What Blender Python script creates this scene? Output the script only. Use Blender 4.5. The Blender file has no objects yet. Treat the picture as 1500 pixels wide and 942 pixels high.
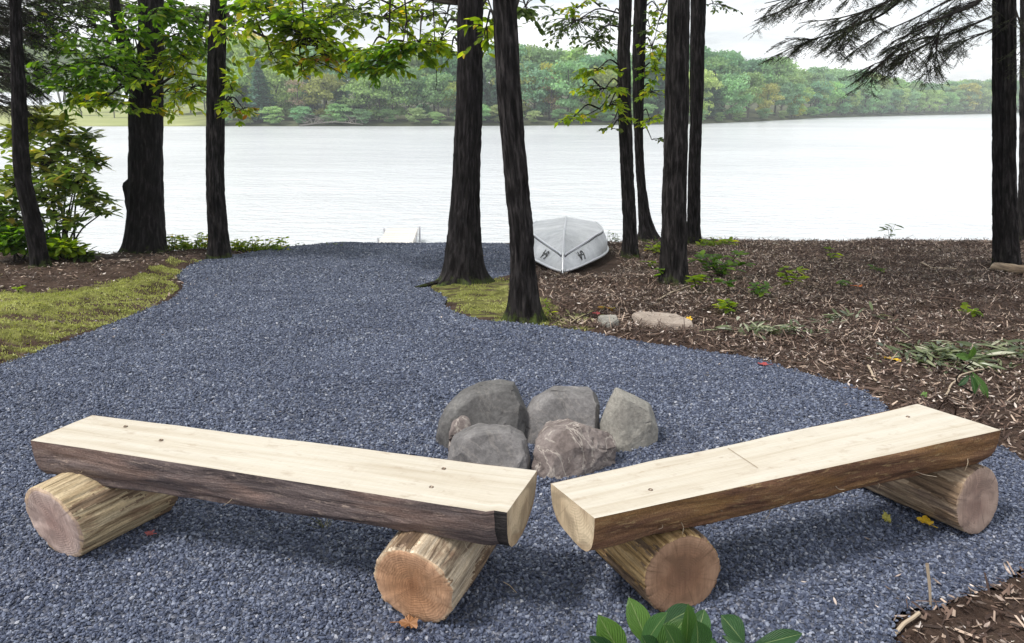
import bpy, bmesh, math, random
import numpy as np
from mathutils import Vector, Matrix
from mathutils.geometry import delaunay_2d_cdt

random.seed(7)
RNG = np.random.default_rng(7)
SC = bpy.context.scene
COL = SC.collection
PI = math.pi

# ------------------------------------------------------------------ camera
F_PX, CX, CY = 1100.0, 750.0, 471.0            # photograph 1500 x 942
PITCH = math.atan((471 - 155) / F_PX)
EYE = np.array([0.0, 0.0, 1.6])
cam_d = bpy.data.cameras.new('camera')
cam_d.sensor_width = 36.0
cam_d.lens = 36.0 * F_PX / 1500.0
cam_d.clip_start = 0.05
cam_d.clip_end = 6000
cam = bpy.data.objects.new('camera', cam_d)
COL.objects.link(cam)
cam.location = EYE
cam.rotation_euler = (PI / 2 - PITCH, 0, 0)
SC.camera = cam

# ------------------------------------------------------------------ light
SUN_EL, SUN_AZ = math.radians(56), math.radians(-112)   # azimuth from +Y towards +X
sun_d = bpy.data.lights.new('sun', 'SUN')
sun_d.energy = 3.0
sun_d.angle = math.radians(10)
sun_d.color = (1.0, 0.96, 0.90)
sun = bpy.data.objects.new('sun', sun_d)
COL.objects.link(sun)
sdir = Vector((math.sin(SUN_AZ) * math.cos(SUN_EL), math.cos(SUN_AZ) * math.cos(SUN_EL), math.sin(SUN_EL)))
sun.rotation_euler = sdir.to_track_quat('Z', 'Y').to_euler()
sun.location = (0, 0, 30)

SC.view_settings.view_transform = 'Standard'
SC.view_settings.look = 'None'
SC.view_settings.exposure = 0.28
SC.view_settings.gamma = 1.0
SC.cycles.volume_bounces = 2
SC.cycles.use_denoising = True


class NT:
    """small node-tree helper"""
    def __init__(self, tree):
        self.t = tree

    def n(self, typ, ins=None, **kw):
        nd = self.t.nodes.new(typ)
        for k, v in kw.items():
            setattr(nd, k, v)
        for k, v in (ins or {}).items():
            s = nd.inputs[k]
            if isinstance(v, bpy.types.NodeSocket):
                self.t.links.new(v, s)
            else:
                s.default_value = v
        return nd

    def ramp(self, fac, stops, interp='LINEAR'):
        nd = self.t.nodes.new('ShaderNodeValToRGB')
        cr = nd.color_ramp
        cr.interpolation = interp
        while len(cr.elements) < len(stops):
            cr.elements.new(0.5)
        for e, (p, c) in zip(cr.elements, stops):
            e.position = p
            e.color = (*c, 1) if len(c) == 3 else c
        self.t.links.new(fac, nd.inputs[0])
        return nd.outputs[0]

    def mix(self, fac, a, b, mode='MIX'):
        nd = self.t.nodes.new('ShaderNodeMix')
        nd.data_type = 'RGBA'
        nd.blend_type = mode
        for s, v in ((nd.inputs[0], fac), (nd.inputs[6], a), (nd.inputs[7], b)):
            if isinstance(v, bpy.types.NodeSocket):
                self.t.links.new(v, s)
            elif isinstance(v, tuple) and len(v) == 3:
                s.default_value = (*v, 1)
            else:
                s.default_value = v
        return nd.outputs[2]

    def math(self, op, a, b=0.0, c=0.0, clamp=False):
        nd = self.t.nodes.new('ShaderNodeMath')
        nd.operation = op
        nd.use_clamp = clamp
        for s, v in zip(nd.inputs, (a, b, c)):
            if isinstance(v, bpy.types.NodeSocket):
                self.t.links.new(v, s)
            else:
                s.default_value = v
        return nd.outputs[0]

    def noise(self, vec, scale, detail=4, rough=0.55, dist=0.0):
        nd = self.n('ShaderNodeTexNoise', {'Scale': scale, 'Detail': detail, 'Roughness': rough, 'Distortion': dist})
        if vec is not None:
            self.t.links.new(vec, nd.inputs['Vector'])
        return nd.outputs['Fac']

    def mapv(self, vec, scale=(1, 1, 1), loc=(0, 0, 0), rot=(0, 0, 0)):
        nd = self.n('ShaderNodeMapping', {'Scale': scale, 'Location': loc, 'Rotation': rot})
        self.t.links.new(vec, nd.inputs['Vector'])
        return nd.outputs[0]

    def bump(self, h, strength=0.5, dist=0.01):
        nd = self.n('ShaderNodeBump', {'Strength': strength, 'Distance': dist})
        self.t.links.new(h, nd.inputs['Height'])
        return nd.outputs[0]


# world: Nishita sky veiled by thin bright cloud
world = bpy.data.worlds.new('World')
SC.world = world
world.use_nodes = True
world.node_tree.nodes.clear()
w = NT(world.node_tree)
sky = w.n('ShaderNodeTexSky', sky_type='NISHITA', sun_disc=False, sun_elevation=SUN_EL, sun_rotation=SUN_AZ,
          air_density=1.0, dust_density=2.0, ozone_density=1.0)
tc = w.n('ShaderNodeTexCoord')
sep = w.n('ShaderNodeSeparateXYZ', {0: tc.outputs['Generated']})
zz = w.math('MAXIMUM', sep.outputs[2], 0.0)
den = w.math('ADD', zz, 0.16)
cu = w.math('DIVIDE', sep.outputs[0], den)
cv = w.math('DIVIDE', sep.outputs[1], den)
comb = w.n('ShaderNodeCombineXYZ', {0: cu, 1: cv, 2: 0.3})
cl = w.noise(comb.outputs[0], 1.15, 6, 0.55, 0.4)
clf = w.ramp(cl, [(0.40, (0.5, 0.5, 0.5)), (0.58, (1, 1, 1))])
cl2 = w.noise(comb.outputs[0], 2.6, 4, 0.5)
cwhite = w.ramp(cl2, [(0.3, (10.0, 10.25, 10.6)), (0.7, (11.6, 11.65, 11.7))])
skyc = w.mix(clf, sky.outputs[0], cwhite)
bg = w.n('ShaderNodeBackground', {'Color': skyc, 'Strength': 0.1})
wo = w.n('ShaderNodeOutputWorld', {'Surface': bg.outputs[0]})


# ------------------------------------------------------------------ helpers
def ray(px, py):
    u = (px - CX) / F_PX
    v = -(py - CY) / F_PX
    return np.array([u, math.cos(PITCH) + v * math.sin(PITCH), -math.sin(PITCH) + v * math.cos(PITCH)])


def P(px, py, Y):
    r = ray(px, py)
    return EYE + r * (Y / r[1])


def Z(px, py, z):
    r = ray(px, py)
    return EYE + r * ((z - EYE[2]) / r[2])


WATER = -2.4


def crest(x):
    return np.interp(x, [-30, -8, -4.6, -3.0, 0, 3, 8, 30], [8.5, 10.4, 10.9, 12.0, 12.0, 12.35, 12.4, 12.0])


def base(x, y):
    x = np.asarray(x, float)
    y = np.asarray(y, float)
    s = 0.5 * ((y - 4) + np.sqrt((y - 4) ** 2 + 0.6))
    t = np.maximum(0, y - crest(x))
    z = -0.07 * s - 0.95 * t * t / (t + 0.7)
    return np.maximum(z, -5.0)


def G(px, py):
    r = ray(px, py)
    lo, hi = 0.5, 40.0
    t = 1.0
    while t < 40:
        q = EYE + r * t
        if q[2] < base(q[0], q[1]):
            break
        t += 0.05
    lo, hi = t - 0.05, t
    for _ in range(30):
        m = 0.5 * (lo + hi)
        q = EYE + r * m
        if q[2] < base(q[0], q[1]):
            hi = m
        else:
            lo = m
    q = EYE + r * hi
    if q[1] > crest(q[0]) + 0.15:            # the view skims over the crest: stay on the bank
        for _ in range(6):
            q = EYE + r * ((float(crest(q[0])) + 0.15) / r[1])
    return q


def _h(ix, iy, iz):
    n = (ix * 374761393 + iy * 668265263 + iz * 2147483647) & 0xFFFFFFFF
    n = ((n ^ (n >> 13)) * 1274126177) & 0xFFFFFFFF
    n = n ^ (n >> 16)
    return (n & 0xFFFF) / 65535.0


def vnoise(p):
    p = np.asarray(p, float)
    i = np.floor(p).astype(np.int64)
    f = p - i
    f = f * f * (3 - 2 * f)
    out = 0
    for dx in (0, 1):
        for dy in (0, 1):
            for dz in (0, 1):
                wgt = (f[..., 0] if dx else 1 - f[..., 0]) * (f[..., 1] if dy else 1 - f[..., 1]) * (f[..., 2] if dz else 1 - f[..., 2])
                out = out + wgt * _h(i[..., 0] + dx, i[..., 1] + dy, i[..., 2] + dz)
    return out * 2 - 1


def fbm(p, oct=4, gain=0.5):
    p = np.asarray(p, float)
    a, s, o = 1.0, 1.0, 0
    for k in range(oct):
        o = o + a * vnoise(p * s + 17.3 * k)
        a *= gain
        s *= 2.03
    return o


def rot_xyz(a, b, c):
    ca, sa, cb, sb, cc, sc_ = np.cos(a), np.sin(a), np.cos(b), np.sin(b), np.cos(c), np.sin(c)
    M = np.empty((len(a), 3, 3))
    M[:, 0, 0] = cc * cb
    M[:, 0, 1] = cc * sb * sa - sc_ * ca
    M[:, 0, 2] = cc * sb * ca + sc_ * sa
    M[:, 1, 0] = sc_ * cb
    M[:, 1, 1] = sc_ * sb * sa + cc * ca
    M[:, 1, 2] = sc_ * sb * ca - cc * sa
    M[:, 2, 0] = -sb
    M[:, 2, 1] = cb * sa
    M[:, 2, 2] = cb * ca
    return M


def frames(dirs, ups):
    """columns: direction, side, normal"""
    d = dirs / (np.linalg.norm(dirs, axis=1, keepdims=True) + 1e-9)
    s = np.cross(ups, d)
    s /= (np.linalg.norm(s, axis=1, keepdims=True) + 1e-9)
    n = np.cross(d, s)
    return np.stack([d, s, n], axis=2)


class MB:
    """collects triangles/quads and links them as ONE mesh object"""
    def __init__(self):
        self.v, self.f, self.r, self.uv = [], {3: [], 4: []}, [], []
        self.n = 0
        self.has_uv = False

    def add(self, v, f, rnd=0.5, uv=None):
        v = np.asarray(v, float).reshape(-1, 3)
        f = np.asarray(f, np.int64)
        if len(f):
            self.f[f.shape[1]].append(f + self.n)
        self.v.append(v)
        self.r.append(np.broadcast_to(np.asarray(rnd, float), (len(v),)).copy())
        if uv is not None:
            self.has_uv = True
            self.uv.append(np.asarray(uv, float))
        else:
            self.uv.append(np.zeros((len(v), 2)))
        self.n += len(v)

    def inst(self, tv, tf, M, pos, scale, rnd):
        """template tv/tf copied to every pos with matrix M and scale (n,) or (n,3)"""
        n = len(pos)
        if n == 0:
            return
        sc = np.asarray(scale, float)
        if sc.ndim == 1:
            sc = sc[:, None].repeat(3, 1)
        vv = np.einsum('nij,nkj->nki', M, tv[None] * sc[:, None, :]) + pos[:, None, :]
        k = len(tv)
        ff = (tf[None] + (np.arange(n) * k)[:, None, None]).reshape(-1, tf.shape[1])
        self.add(vv.reshape(-1, 3), ff, np.repeat(rnd, k))

    def mesh(self, name, smooth=False, origin=(0, 0, 0)):
        me = bpy.data.meshes.new(name)
        v = (np.concatenate(self.v) - np.asarray(origin)) if self.v else np.zeros((0, 3))
        polys, totals = [], []
        for k in (3, 4):
            if self.f[k]:
                a = np.concatenate(self.f[k])
                polys.append(a.ravel())
                totals.append(np.full(len(a), k))
        loops = np.concatenate(polys)
        tot = np.concatenate(totals)
        me.vertices.add(len(v))
        me.vertices.foreach_set('co', v.astype(np.float32).ravel())
        me.loops.add(len(loops))
        me.loops.foreach_set('vertex_index', loops.astype(np.int32))
        me.polygons.add(len(tot))
        me.polygons.foreach_set('loop_start', np.concatenate([[0], np.cumsum(tot)[:-1]]).astype(np.int32))
        me.polygons.foreach_set('loop_total', tot.astype(np.int32))
        me.polygons.foreach_set('use_smooth', np.full(len(tot), bool(smooth)))
        at = me.attributes.new('rnd', 'FLOAT', 'POINT')
        at.data.foreach_set('value', np.concatenate(self.r).astype(np.float32))
        if self.has_uv:
            uvl = me.uv_layers.new(name='UVMap')
            uvv = np.concatenate(self.uv)[loops]
            uvl.data.foreach_set('uv', uvv.astype(np.float32).ravel())
        me.update(calc_edges=True)
        return me

    def build(self, name, mat, parent=None, smooth=False, origin=None):
        """origin: world position of the object; its parent sits at parent['o']"""
        po = PO.get(parent.name, np.zeros(3)) if parent is not None else np.zeros(3)
        o = np.asarray(origin if origin is not None else po, float)
        ob = bpy.data.objects.new(name, self.mesh(name, smooth, o))
        COL.objects.link(ob)
        if mat:
            ob.data.materials.append(mat)
        if parent is not None:
            ob.parent = parent
        ob.location = o - po
        PO[ob.name] = o
        return ob


PO = {}


def tag(o, label=None, cat=None, group=None, kind=None):
    if label:
        o['label'] = label
    if cat:
        o['category'] = cat
    if group:
        o['group'] = group
    if kind:
        o['kind'] = kind
    return o


def empty(name, loc, label, cat, group=None):
    o = bpy.data.objects.new(name, None)
    COL.objects.link(o)
    o.location = loc
    o.empty_display_size = 0.1
    PO[o.name] = np.asarray(loc, float)
    return tag(o, label, cat, group)


def tube_arrays(pts, rad, n=7, cap=True):
    pts = np.asarray(pts, float)
    rad = np.broadcast_to(np.asarray(rad, float), (len(pts),))
    t = np.gradient(pts, axis=0)
    t /= np.linalg.norm(t, axis=1, keepdims=True) + 1e-9
    ref = np.array([0.31, 0.2, 0.93]) if abs(t[0][2]) < 0.9 else np.array([1.0, 0.1, 0])
    s = np.cross(t, ref)
    s /= np.linalg.norm(s, axis=1, keepdims=True) + 1e-9
    b = np.cross(t, s)
    a = np.linspace(0, 2 * PI, n, endpoint=False)
    v = pts[:, None] + rad[:, None, None] * (np.cos(a)[None, :, None] * s[:, None] + np.sin(a)[None, :, None] * b[:, None])
    m = len(pts)
    i = np.arange(m - 1)[:, None] * n
    j = np.arange(n)[None]
    f = np.stack([i + j, i + (j + 1) % n, i + n + (j + 1) % n, i + n + j], -1).reshape(-1, 4)
    return v.reshape(-1, 3), f


def smooth_path(pts, m):
    pts = np.asarray(pts, float)
    d = np.concatenate([[0], np.cumsum(np.linalg.norm(np.diff(pts, axis=0), axis=1))])
    s = np.linspace(0, d[-1], m)
    out = np.stack([np.interp(s, d, pts[:, k]) for k in range(pts.shape[1])], 1)
    for _ in range(max(1, m // (len(pts) * 3))):
        o2 = out.copy()
        o2[1:-1] = (out[:-2] + 2 * out[1:-1] + out[2:]) / 4
        out = o2
    return out


# ------------------------------------------------------------------ materials
def new_mat(name):
    m = bpy.data.materials.new(name)
    m.use_nodes = True
    m.node_tree.nodes.clear()
    return m, NT(m.node_tree)


def finish(t, color, rough=0.7, normal=None, spec=0.3, metal=0.0, **kw):
    ins = {'Base Color': color if isinstance(color, bpy.types.NodeSocket) else (*color, 1), 'Roughness': rough,
           'Specular IOR Level': spec, 'Metallic': metal}
    if normal is not None:
        ins['Normal'] = normal
    ins.update(kw)
    b = t.n('ShaderNodeBsdfPrincipled', ins)
    t.n('ShaderNodeOutputMaterial', {'Surface': b.outputs[0]})
    return b


def leaf_mat(name, stops, trans=0.45, rough=0.45, spec=0.35, tcol=(1.25, 1.3, 0.5), objcolor=False):
    """thin leaf: glossy diffuse sheet that lets light through"""
    m, t = new_mat(name)
    at = t.n('ShaderNodeAttribute', attribute_name='rnd')
    c = t.ramp(at.outputs['Fac'], stops)
    if objcolor:
        oi = t.n('ShaderNodeObjectInfo')
        c = t.mix(1.0, c, oi.outputs['Color'], 'MULTIPLY')
    b = t.n('ShaderNodeBsdfPrincipled', {'Base Color': c, 'Roughness': rough, 'Specular IOR Level': spec})
    c2 = t.mix(1.0, c, tcol, 'MULTIPLY')
    tr = t.n('ShaderNodeBsdfTranslucent', {'Color': c2})
    mx = t.n('ShaderNodeMixShader', {0: trans, 1: b.outputs[0], 2: tr.outputs[0]})
    t.n('ShaderNodeOutputMaterial', {'Surface': mx.outputs[0]})
    return m


MAT = {}


def mats():
    # gravel stones: one shade per stone
    m, t = new_mat('gravel_stone')
    oi = t.n('ShaderNodeObjectInfo')
    geo = t.n('ShaderNodeNewGeometry')
    c = t.ramp(oi.outputs['Random'], [(0, (0.028, 0.036, 0.062)), (0.45, (0.068, 0.083, 0.132)), (0.8, (0.122, 0.143, 0.205)), (0.97, (0.215, 0.24, 0.305)), (1, (0.36, 0.37, 0.41))])
    big = t.noise(geo.outputs['Position'], 1.1, 5, 0.6)
    c = t.mix(1.0, c, t.ramp(big, [(0.3, (0.78, 0.79, 0.82)), (0.7, (1.2, 1.19, 1.16))]), 'MULTIPLY')
    finish(t, c, 0.55, spec=0.3)
    MAT['gravel'] = m

    m, t = new_mat('gravel_bed')
    geo = t.n('ShaderNodeNewGeometry')
    n1 = t.n('ShaderNodeTexVoronoi', {'Vector': geo.outputs['Position'], 'Scale': 75.0})
    c = t.ramp(t.n('ShaderNodeSeparateColor', {0: n1.outputs['Color']}).outputs[0], [(0, (0.035, 0.04, 0.055)), (0.6, (0.085, 0.095, 0.13)), (1, (0.2, 0.21, 0.25))])
    finish(t, c, 0.8, t.bump(n1.outputs['Distance'], 0.9, -0.012), 0.3)
    MAT['gravel_bed'] = m

    # forest soil with moss
    m, t = new_mat('forest_soil')
    geo = t.n('ShaderNodeNewGeometry')
    pos = geo.outputs['Position']
    n1 = t.noise(pos, 3.0, 6, 0.65)
    n2 = t.noise(pos, 45.0, 4, 0.65)
    soil = t.ramp(n1, [(0.3, (0.035, 0.023, 0.018)), (0.55, (0.075, 0.052, 0.041)), (0.75, (0.12, 0.09, 0.072))])
    soil = t.mix(0.75, soil, t.ramp(n2, [(0.32, (0.35, 0.32, 0.3)), (0.6, (1.0, 0.97, 0.95)), (0.75, (2.0, 1.85, 1.7))]), 'MULTIPLY')
    mo = t.n('ShaderNodeAttribute', attribute_name='moss')
    n3 = t.noise(t.mapv(pos, (1.3, 3.5, 2.0)), 2.6, 6, 0.6)
    mask = t.math('ADD', t.math('MULTIPLY', mo.outputs['Fac'], 1.0), t.math('MULTIPLY', n3, 1.5))
    mask = t.ramp(mask, [(0.0, (0, 0, 0)), (0.99, (0, 0, 0)), (1.0, (0, 0, 0))]) if False else t.math('SMOOTH_MIN', t.math('MULTIPLY', t.math('SUBTRACT', mask, 1.42), 5.0, clamp=True), 1.0, 0.1)
    mossc = t.ramp(t.noise(pos, 9.0, 5, 0.7), [(0.3, (0.06, 0.06, 0.02)), (0.5, (0.16, 0.165, 0.05)), (0.72, (0.30, 0.30, 0.11))])
    mossc = t.mix(0.6, mossc, t.ramp(t.noise(pos, 120.0, 3, 0.7), [(0.3, (0.45, 0.45, 0.4)), (0.7, (1.25, 1.25, 1.2))]), 'MULTIPLY')
    c = t.mix(mask, soil, mossc)
    hgt = t.math('ADD', t.math('MULTIPLY', n2, 0.6), t.math('MULTIPLY', n1, 0.8))
    finish(t, c, 0.95, t.bump(hgt, 1.0, 0.03), 0.1)
    MAT['soil'] = m

    # bark
    def bark(name, dark, mid, light, moss=0.0, sc=1.0, lichen=0.0):
        m, t = new_mat(name)
        uv = t.n('ShaderNodeUVMap').outputs[0]
        geo = t.n('ShaderNodeNewGeometry')
        nz = t.noise(t.mapv(uv, (5.0 * sc, 42.0 * sc, 1)), 1.0, 6, 0.65, 0.6)
        c = t.ramp(nz, [(0.37, dark), (0.51, mid), (0.66, light)])
        nb = t.noise(geo.outputs['Position'], 6.0, 4, 0.6)
        c = t.mix(0.7, c, t.ramp(nb, [(0.3, (0.55, 0.55, 0.55)), (0.7, (1.3, 1.3, 1.3))]), 'MULTIPLY')
        if lichen:
            nl = t.noise(geo.outputs['Position'], 26.0, 4, 0.65, 0.5)
            c = t.mix(t.math('MULTIPLY', t.math('SUBTRACT', nl, 0.70 - lichen * 0.02), 9.0, clamp=True), c, (0.09, 0.095, 0.09))
        if moss:
            at = t.n('ShaderNodeAttribute', attribute_name='rnd')
            nm = t.noise(geo.outputs['Position'], 14.0, 4, 0.6)
            f = t.math('MULTIPLY', t.math('SUBTRACT', t.math('ADD', nm, t.math('MULTIPLY', at.outputs['Fac'], moss)), 0.95), 5.0, clamp=True)
            c = t.mix(f, c, (0.055, 0.075, 0.018))
        finish(t, c, 0.9, t.bump(nz, 1.0, 0.035), 0.15)
        return m
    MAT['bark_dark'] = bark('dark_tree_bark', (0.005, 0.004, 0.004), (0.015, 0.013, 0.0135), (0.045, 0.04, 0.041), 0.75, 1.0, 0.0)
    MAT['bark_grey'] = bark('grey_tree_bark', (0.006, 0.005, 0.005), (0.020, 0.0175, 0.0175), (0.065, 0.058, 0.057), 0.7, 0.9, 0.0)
    MAT['bark_far'] = bark('pale_far_bark', (0.05, 0.045, 0.04), (0.12, 0.11, 0.10), (0.22, 0.2, 0.18), 0.0, 0.3)
    MAT['twig'] = bark('twig_bark', (0.015, 0.012, 0.010), (0.035, 0.028, 0.024), (0.07, 0.06, 0.05), 0.0, 1.0)

    # slab bark (two benches)
    def slabbark(name, stops, streak, warm):
        m, t = new_mat(name)
        uv = t.n('ShaderNodeUVMap').outputs[0]
        n1 = t.noise(t.mapv(uv, (2.6, 26.0, 1)), 1.0, 7, 0.68, 0.8)
        c = t.ramp(n1, stops)
        n2 = t.noise(t.mapv(uv, (1.4, 5.0, 1), (3, 1, 0)), 1.6, 5, 0.6, 0.5)
        c = t.mix(t.ramp(n2, [(0.47, (0, 0, 0)), (0.66, (0.8, 0.8, 0.8))]), c, streak)
        n4 = t.noise(t.mapv(uv, (7.0, 30.0, 1), (9, 2, 0)), 2.0, 5, 0.7, 0.4)
        c = t.mix(t.ramp(n4, [(0.55, (0, 0, 0)), (0.68, (0.75, 0.75, 0.75))]), c, warm)
        n3 = t.noise(uv, 130.0, 3, 0.6)
        c = t.mix(0.6, c, t.ramp(n3, [(0.3, (0.55, 0.55, 0.55)), (0.7, (1.4, 1.4, 1.4))]), 'MULTIPLY')
        finish(t, c, 0.75, t.bump(t.math('ADD', n1, t.math('MULTIPLY', n3, 0.25)), 0.9, 0.012), 0.3)
        return m
    MAT['slab_bark_dark'] = slabbark('dark_slab_bark', [(0.32, (0.035, 0.027, 0.029)), (0.5, (0.125, 0.096, 0.092)), (0.68, (0.25, 0.20, 0.185))], (0.23, 0.15, 0.12), (0.36, 0.28, 0.23))
    MAT['slab_bark_brown'] = slabbark('brown_slab_bark', [(0.3, (0.05, 0.022, 0.012)), (0.5, (0.15, 0.075, 0.042)), (0.7, (0.30, 0.17, 0.09))], (0.30, 0.165, 0.06), (0.42, 0.30, 0.15))

    # sawn face of the slabs
    def sawn(name, a, b_, c_):
        m, t = new_mat(name)
        uv = t.n('ShaderNodeUVMap').outputs[0]
        n1 = t.noise(t.mapv(uv, (0.9, 22.0, 1)), 1.0, 6, 0.6, 0.5)
        c = t.ramp(n1, [(0.28, c_), (0.46, b_), (0.62, a)])
        n2 = t.noise(t.mapv(uv, (2.0, 7.0, 1), (4, 4, 0)), 1.3, 5, 0.6)
        c = t.mix(t.ramp(n2, [(0.55, (0, 0, 0)), (0.75, (0.45, 0.45, 0.45))]), c, c_)
        n3 = t.noise(t.mapv(uv, (6.0, 190.0, 1)), 1.0, 3, 0.6)
        c = t.mix(0.35, c, t.ramp(n3, [(0.3, (0.8, 0.78, 0.74)), (0.6, (1.05, 1.05, 1.05))]), 'MULTIPLY')
        sm = t.noise(t.mapv(uv, (5, 9, 1), (1, 7, 0)), 2.2, 5, 0.7)
        c = t.mix(t.ramp(sm, [(0.56, (0, 0, 0)), (0.72, (0.65, 0.65, 0.65))]), c, (0.33, 0.26, 0.19))
        ck = t.noise(t.mapv(uv, (0.8, 70.0, 1), (3, 6, 0)), 1.0, 4, 0.6, 0.3)
        c = t.mix(t.math('MULTIPLY', t.math('SUBTRACT', ck, 0.66), 6.0, clamp=True), c, (0.24, 0.18, 0.12))
        kn = t.noise(t.mapv(uv, (3.0, 6.0, 1), (8, 2, 0)), 6.0, 2, 0.5)
        c = t.mix(t.math('MULTIPLY', t.math('SUBTRACT', kn, 0.73), 8.0, clamp=True), c, (0.20, 0.13, 0.08))
        sw = t.noise(t.mapv(uv, (95.0, 3.0, 1), (0, 0, 0), (0, 0, .25)), 1.0, 3, 0.6)
        c = t.mix(0.16, c, t.ramp(sw, [(0.35, (0.86, 0.85, 0.83)), (0.6, (1.04, 1.04, 1.04))]), 'MULTIPLY')
        finish(t, c, 0.65, t.bump(t.math('ADD', t.math('ADD', n1, n3), t.math('MULTIPLY', sw, 0.3)), 0.35, 0.004), 0.25)
        return m
    MAT['sawn'] = sawn('sawn_slab_top', (0.535, 0.50, 0.43), (0.50, 0.455, 0.378), (0.41, 0.355, 0.275))
    MAT['sawn_end'] = sawn('sawn_slab_end', (0.56, 0.47, 0.32), (0.50, 0.40, 0.26), (0.38, 0.28, 0.17))

    MAT['bark_patch'] = slabbark('trimmed_bark_corner', [(0.32, (0.008, 0.007, 0.007)), (0.5, (0.022, 0.019, 0.019)), (0.7, (0.06, 0.05, 0.048))], (0.03, 0.025, 0.024), (0.07, 0.06, 0.055))

    # peeled log sides
    def logside(name, stops, spot):
        m, t = new_mat(name)
        uv = t.n('ShaderNodeUVMap').outputs[0]
        n1 = t.noise(t.mapv(uv, (2.6, 30.0, 1)), 1.0, 6, 0.68, 0.9)
        c = t.ramp(n1, stops)
        n2 = t.noise(t.mapv(uv, (3.5, 9.0, 1), (2, 5, 0)), 1.5, 5, 0.6, 0.6)
        c = t.mix(t.ramp(n2, [(0.54, (0, 0, 0)), (0.66, (0.85, 0.85, 0.85))]), c, spot)
        n5 = t.noise(t.mapv(uv, (4.0, 75.0, 1), (7, 3, 0)), 1.0, 5, 0.7, 0.6)
        c = t.mix(0.75, c, t.ramp(n5, [(0.36, (0.30, 0.25, 0.2)), (0.5, (1, 1, 1)), (0.66, (1.25, 1.22, 1.15))]), 'MULTIPLY')
        n3 = t.noise(uv, 110.0, 3, 0.6)
        c = t.mix(0.5, c, t.ramp(n3, [(0.3, (0.65, 0.65, 0.65)), (0.7, (1.25, 1.25, 1.25))]), 'MULTIPLY')
        finish(t, c, 0.7, t.bump(t.math('ADD', n1, n2), 0.8, 0.01), 0.3)
        return m
    MAT['log_yellow'] = logside('peeled_yellow_log', [(0.3, (0.18, 0.12, 0.07)), (0.46, (0.46, 0.36, 0.22)), (0.7, (0.64, 0.54, 0.37))], (0.25, 0.16, 0.10))
    MAT['log_pale'] = logside('peeled_pale_log', [(0.3, (0.17, 0.12, 0.085)), (0.46, (0.46, 0.375, 0.27)), (0.7, (0.68, 0.59, 0.46))], (0.24, 0.16, 0.11))
    MAT['log_tan'] = logside('peeled_tan_log', [(0.34, (0.10, 0.055, 0.022)), (0.48, (0.38, 0.25, 0.11)), (0.68, (0.56, 0.41, 0.22))], (0.17, 0.10, 0.05))
    MAT['bark_remains'] = logside('bark_left_on_log', [(0.34, (0.07, 0.045, 0.03)), (0.48, (0.20, 0.135, 0.085)), (0.68, (0.36, 0.27, 0.18))], (0.12, 0.08, 0.055))
    MAT['log_grey'] = logside('peeled_grey_log', [(0.34, (0.10, 0.07, 0.055)), (0.48, (0.32, 0.235, 0.16)), (0.68, (0.52, 0.42, 0.30))], (0.14, 0.095, 0.075))

    # log cut faces: uv = (x, y) metres from the heart
    def logend(name, heart, mid, edge, rim, seed):
        m, t = new_mat(name)
        uv = t.n('ShaderNodeUVMap').outputs[0]
        wob = t.noise(uv, 9.0, 3)
        ln = t.n('ShaderNodeVectorMath', {0: uv}, operation='LENGTH').outputs['Value']
        rr = t.math('ADD', ln, t.math('MULTIPLY', t.math('SUBTRACT', wob, 0.5), 0.05))
        c = t.ramp(t.math('MULTIPLY', rr, 6.75), [(0.05, heart), (0.45, mid), (0.88, edge), (0.93, rim)])
        rings = t.math('SINE', t.math('MULTIPLY', rr, 700.0))
        c = t.mix(t.math('MULTIPLY', t.math('ADD', rings, 1.0), 0.025), c, (0.10, 0.05, 0.03))
        saw = t.noise(t.mapv(uv, (70, 6, 1), (seed, seed, 0), (0, 0, 0.5 + seed)), 1.3, 5, 0.75)
        c = t.mix(0.85, c, t.ramp(saw, [(0.3, (0.68, 0.64, 0.62)), (0.7, (1.25, 1.22, 1.2))]), 'MULTIPLY')
        bl2 = t.noise(t.mapv(uv, (1, 1, 1), (seed * 7, 3, 0)), 5.0, 3, 0.5, 0.5)
        c = t.mix(t.ramp(bl2, [(0.45, (0, 0, 0)), (0.6, (0.6, 0.6, 0.6))]), c, tuple(min(1, 1.35 * a) for a in edge))
        sp_ = t.noise(t.mapv(uv, (1, 1, 1), (seed * 2, 9, 0)), 34.0, 3, 0.6)
        c = t.mix(t.math('MULTIPLY', t.math('SUBTRACT', sp_, 0.68), 7.0, clamp=True), c, tuple(0.4 * a for a in mid))
        bl = t.noise(t.mapv(uv, (1, 1, 1), (seed * 3, 0, 0)), 11.0, 4, 0.6, 0.8)
        c = t.mix(t.ramp(bl, [(0.46, (0, 0, 0)), (0.64, (0.75, 0.75, 0.75))]), c, tuple(0.62 * a for a in mid))
        cr = t.n('ShaderNodeTexGradient', {'Vector': uv}, gradient_type='RADIAL').outputs['Fac']
        crn = t.n('ShaderNodeTexNoise', {'Vector': t.n('ShaderNodeCombineXYZ', {0: t.math('MULTIPLY', cr, 60.0), 1: t.math('MULTIPLY', ln, 3.0)}).outputs[0], 'Scale': 1.0, 'Detail': 3.0}).outputs['Fac']
        c = t.mix(t.math('MULTIPLY', t.math('SUBTRACT', crn, 0.60), 6.0, clamp=True), c, tuple(0.55 * a for a in mid))
        finish(t, c, 0.75, t.bump(t.math('ADD', saw, t.math('MULTIPLY', rings, 0.05)), 0.6, 0.008), 0.2)
        return m
    MAT['sawn_end'] = logend('sawn_slab_end', (0.36, 0.27, 0.18), (0.45, 0.36, 0.245), (0.50, 0.415, 0.29), (0.38, 0.28, 0.18), 1.7)
    MAT['end_pink'] = logend('pinkish_log_end', (0.36, 0.25, 0.22), (0.46, 0.335, 0.295), (0.52, 0.415, 0.37), (0.56, 0.42, 0.27), 0.2)
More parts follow.
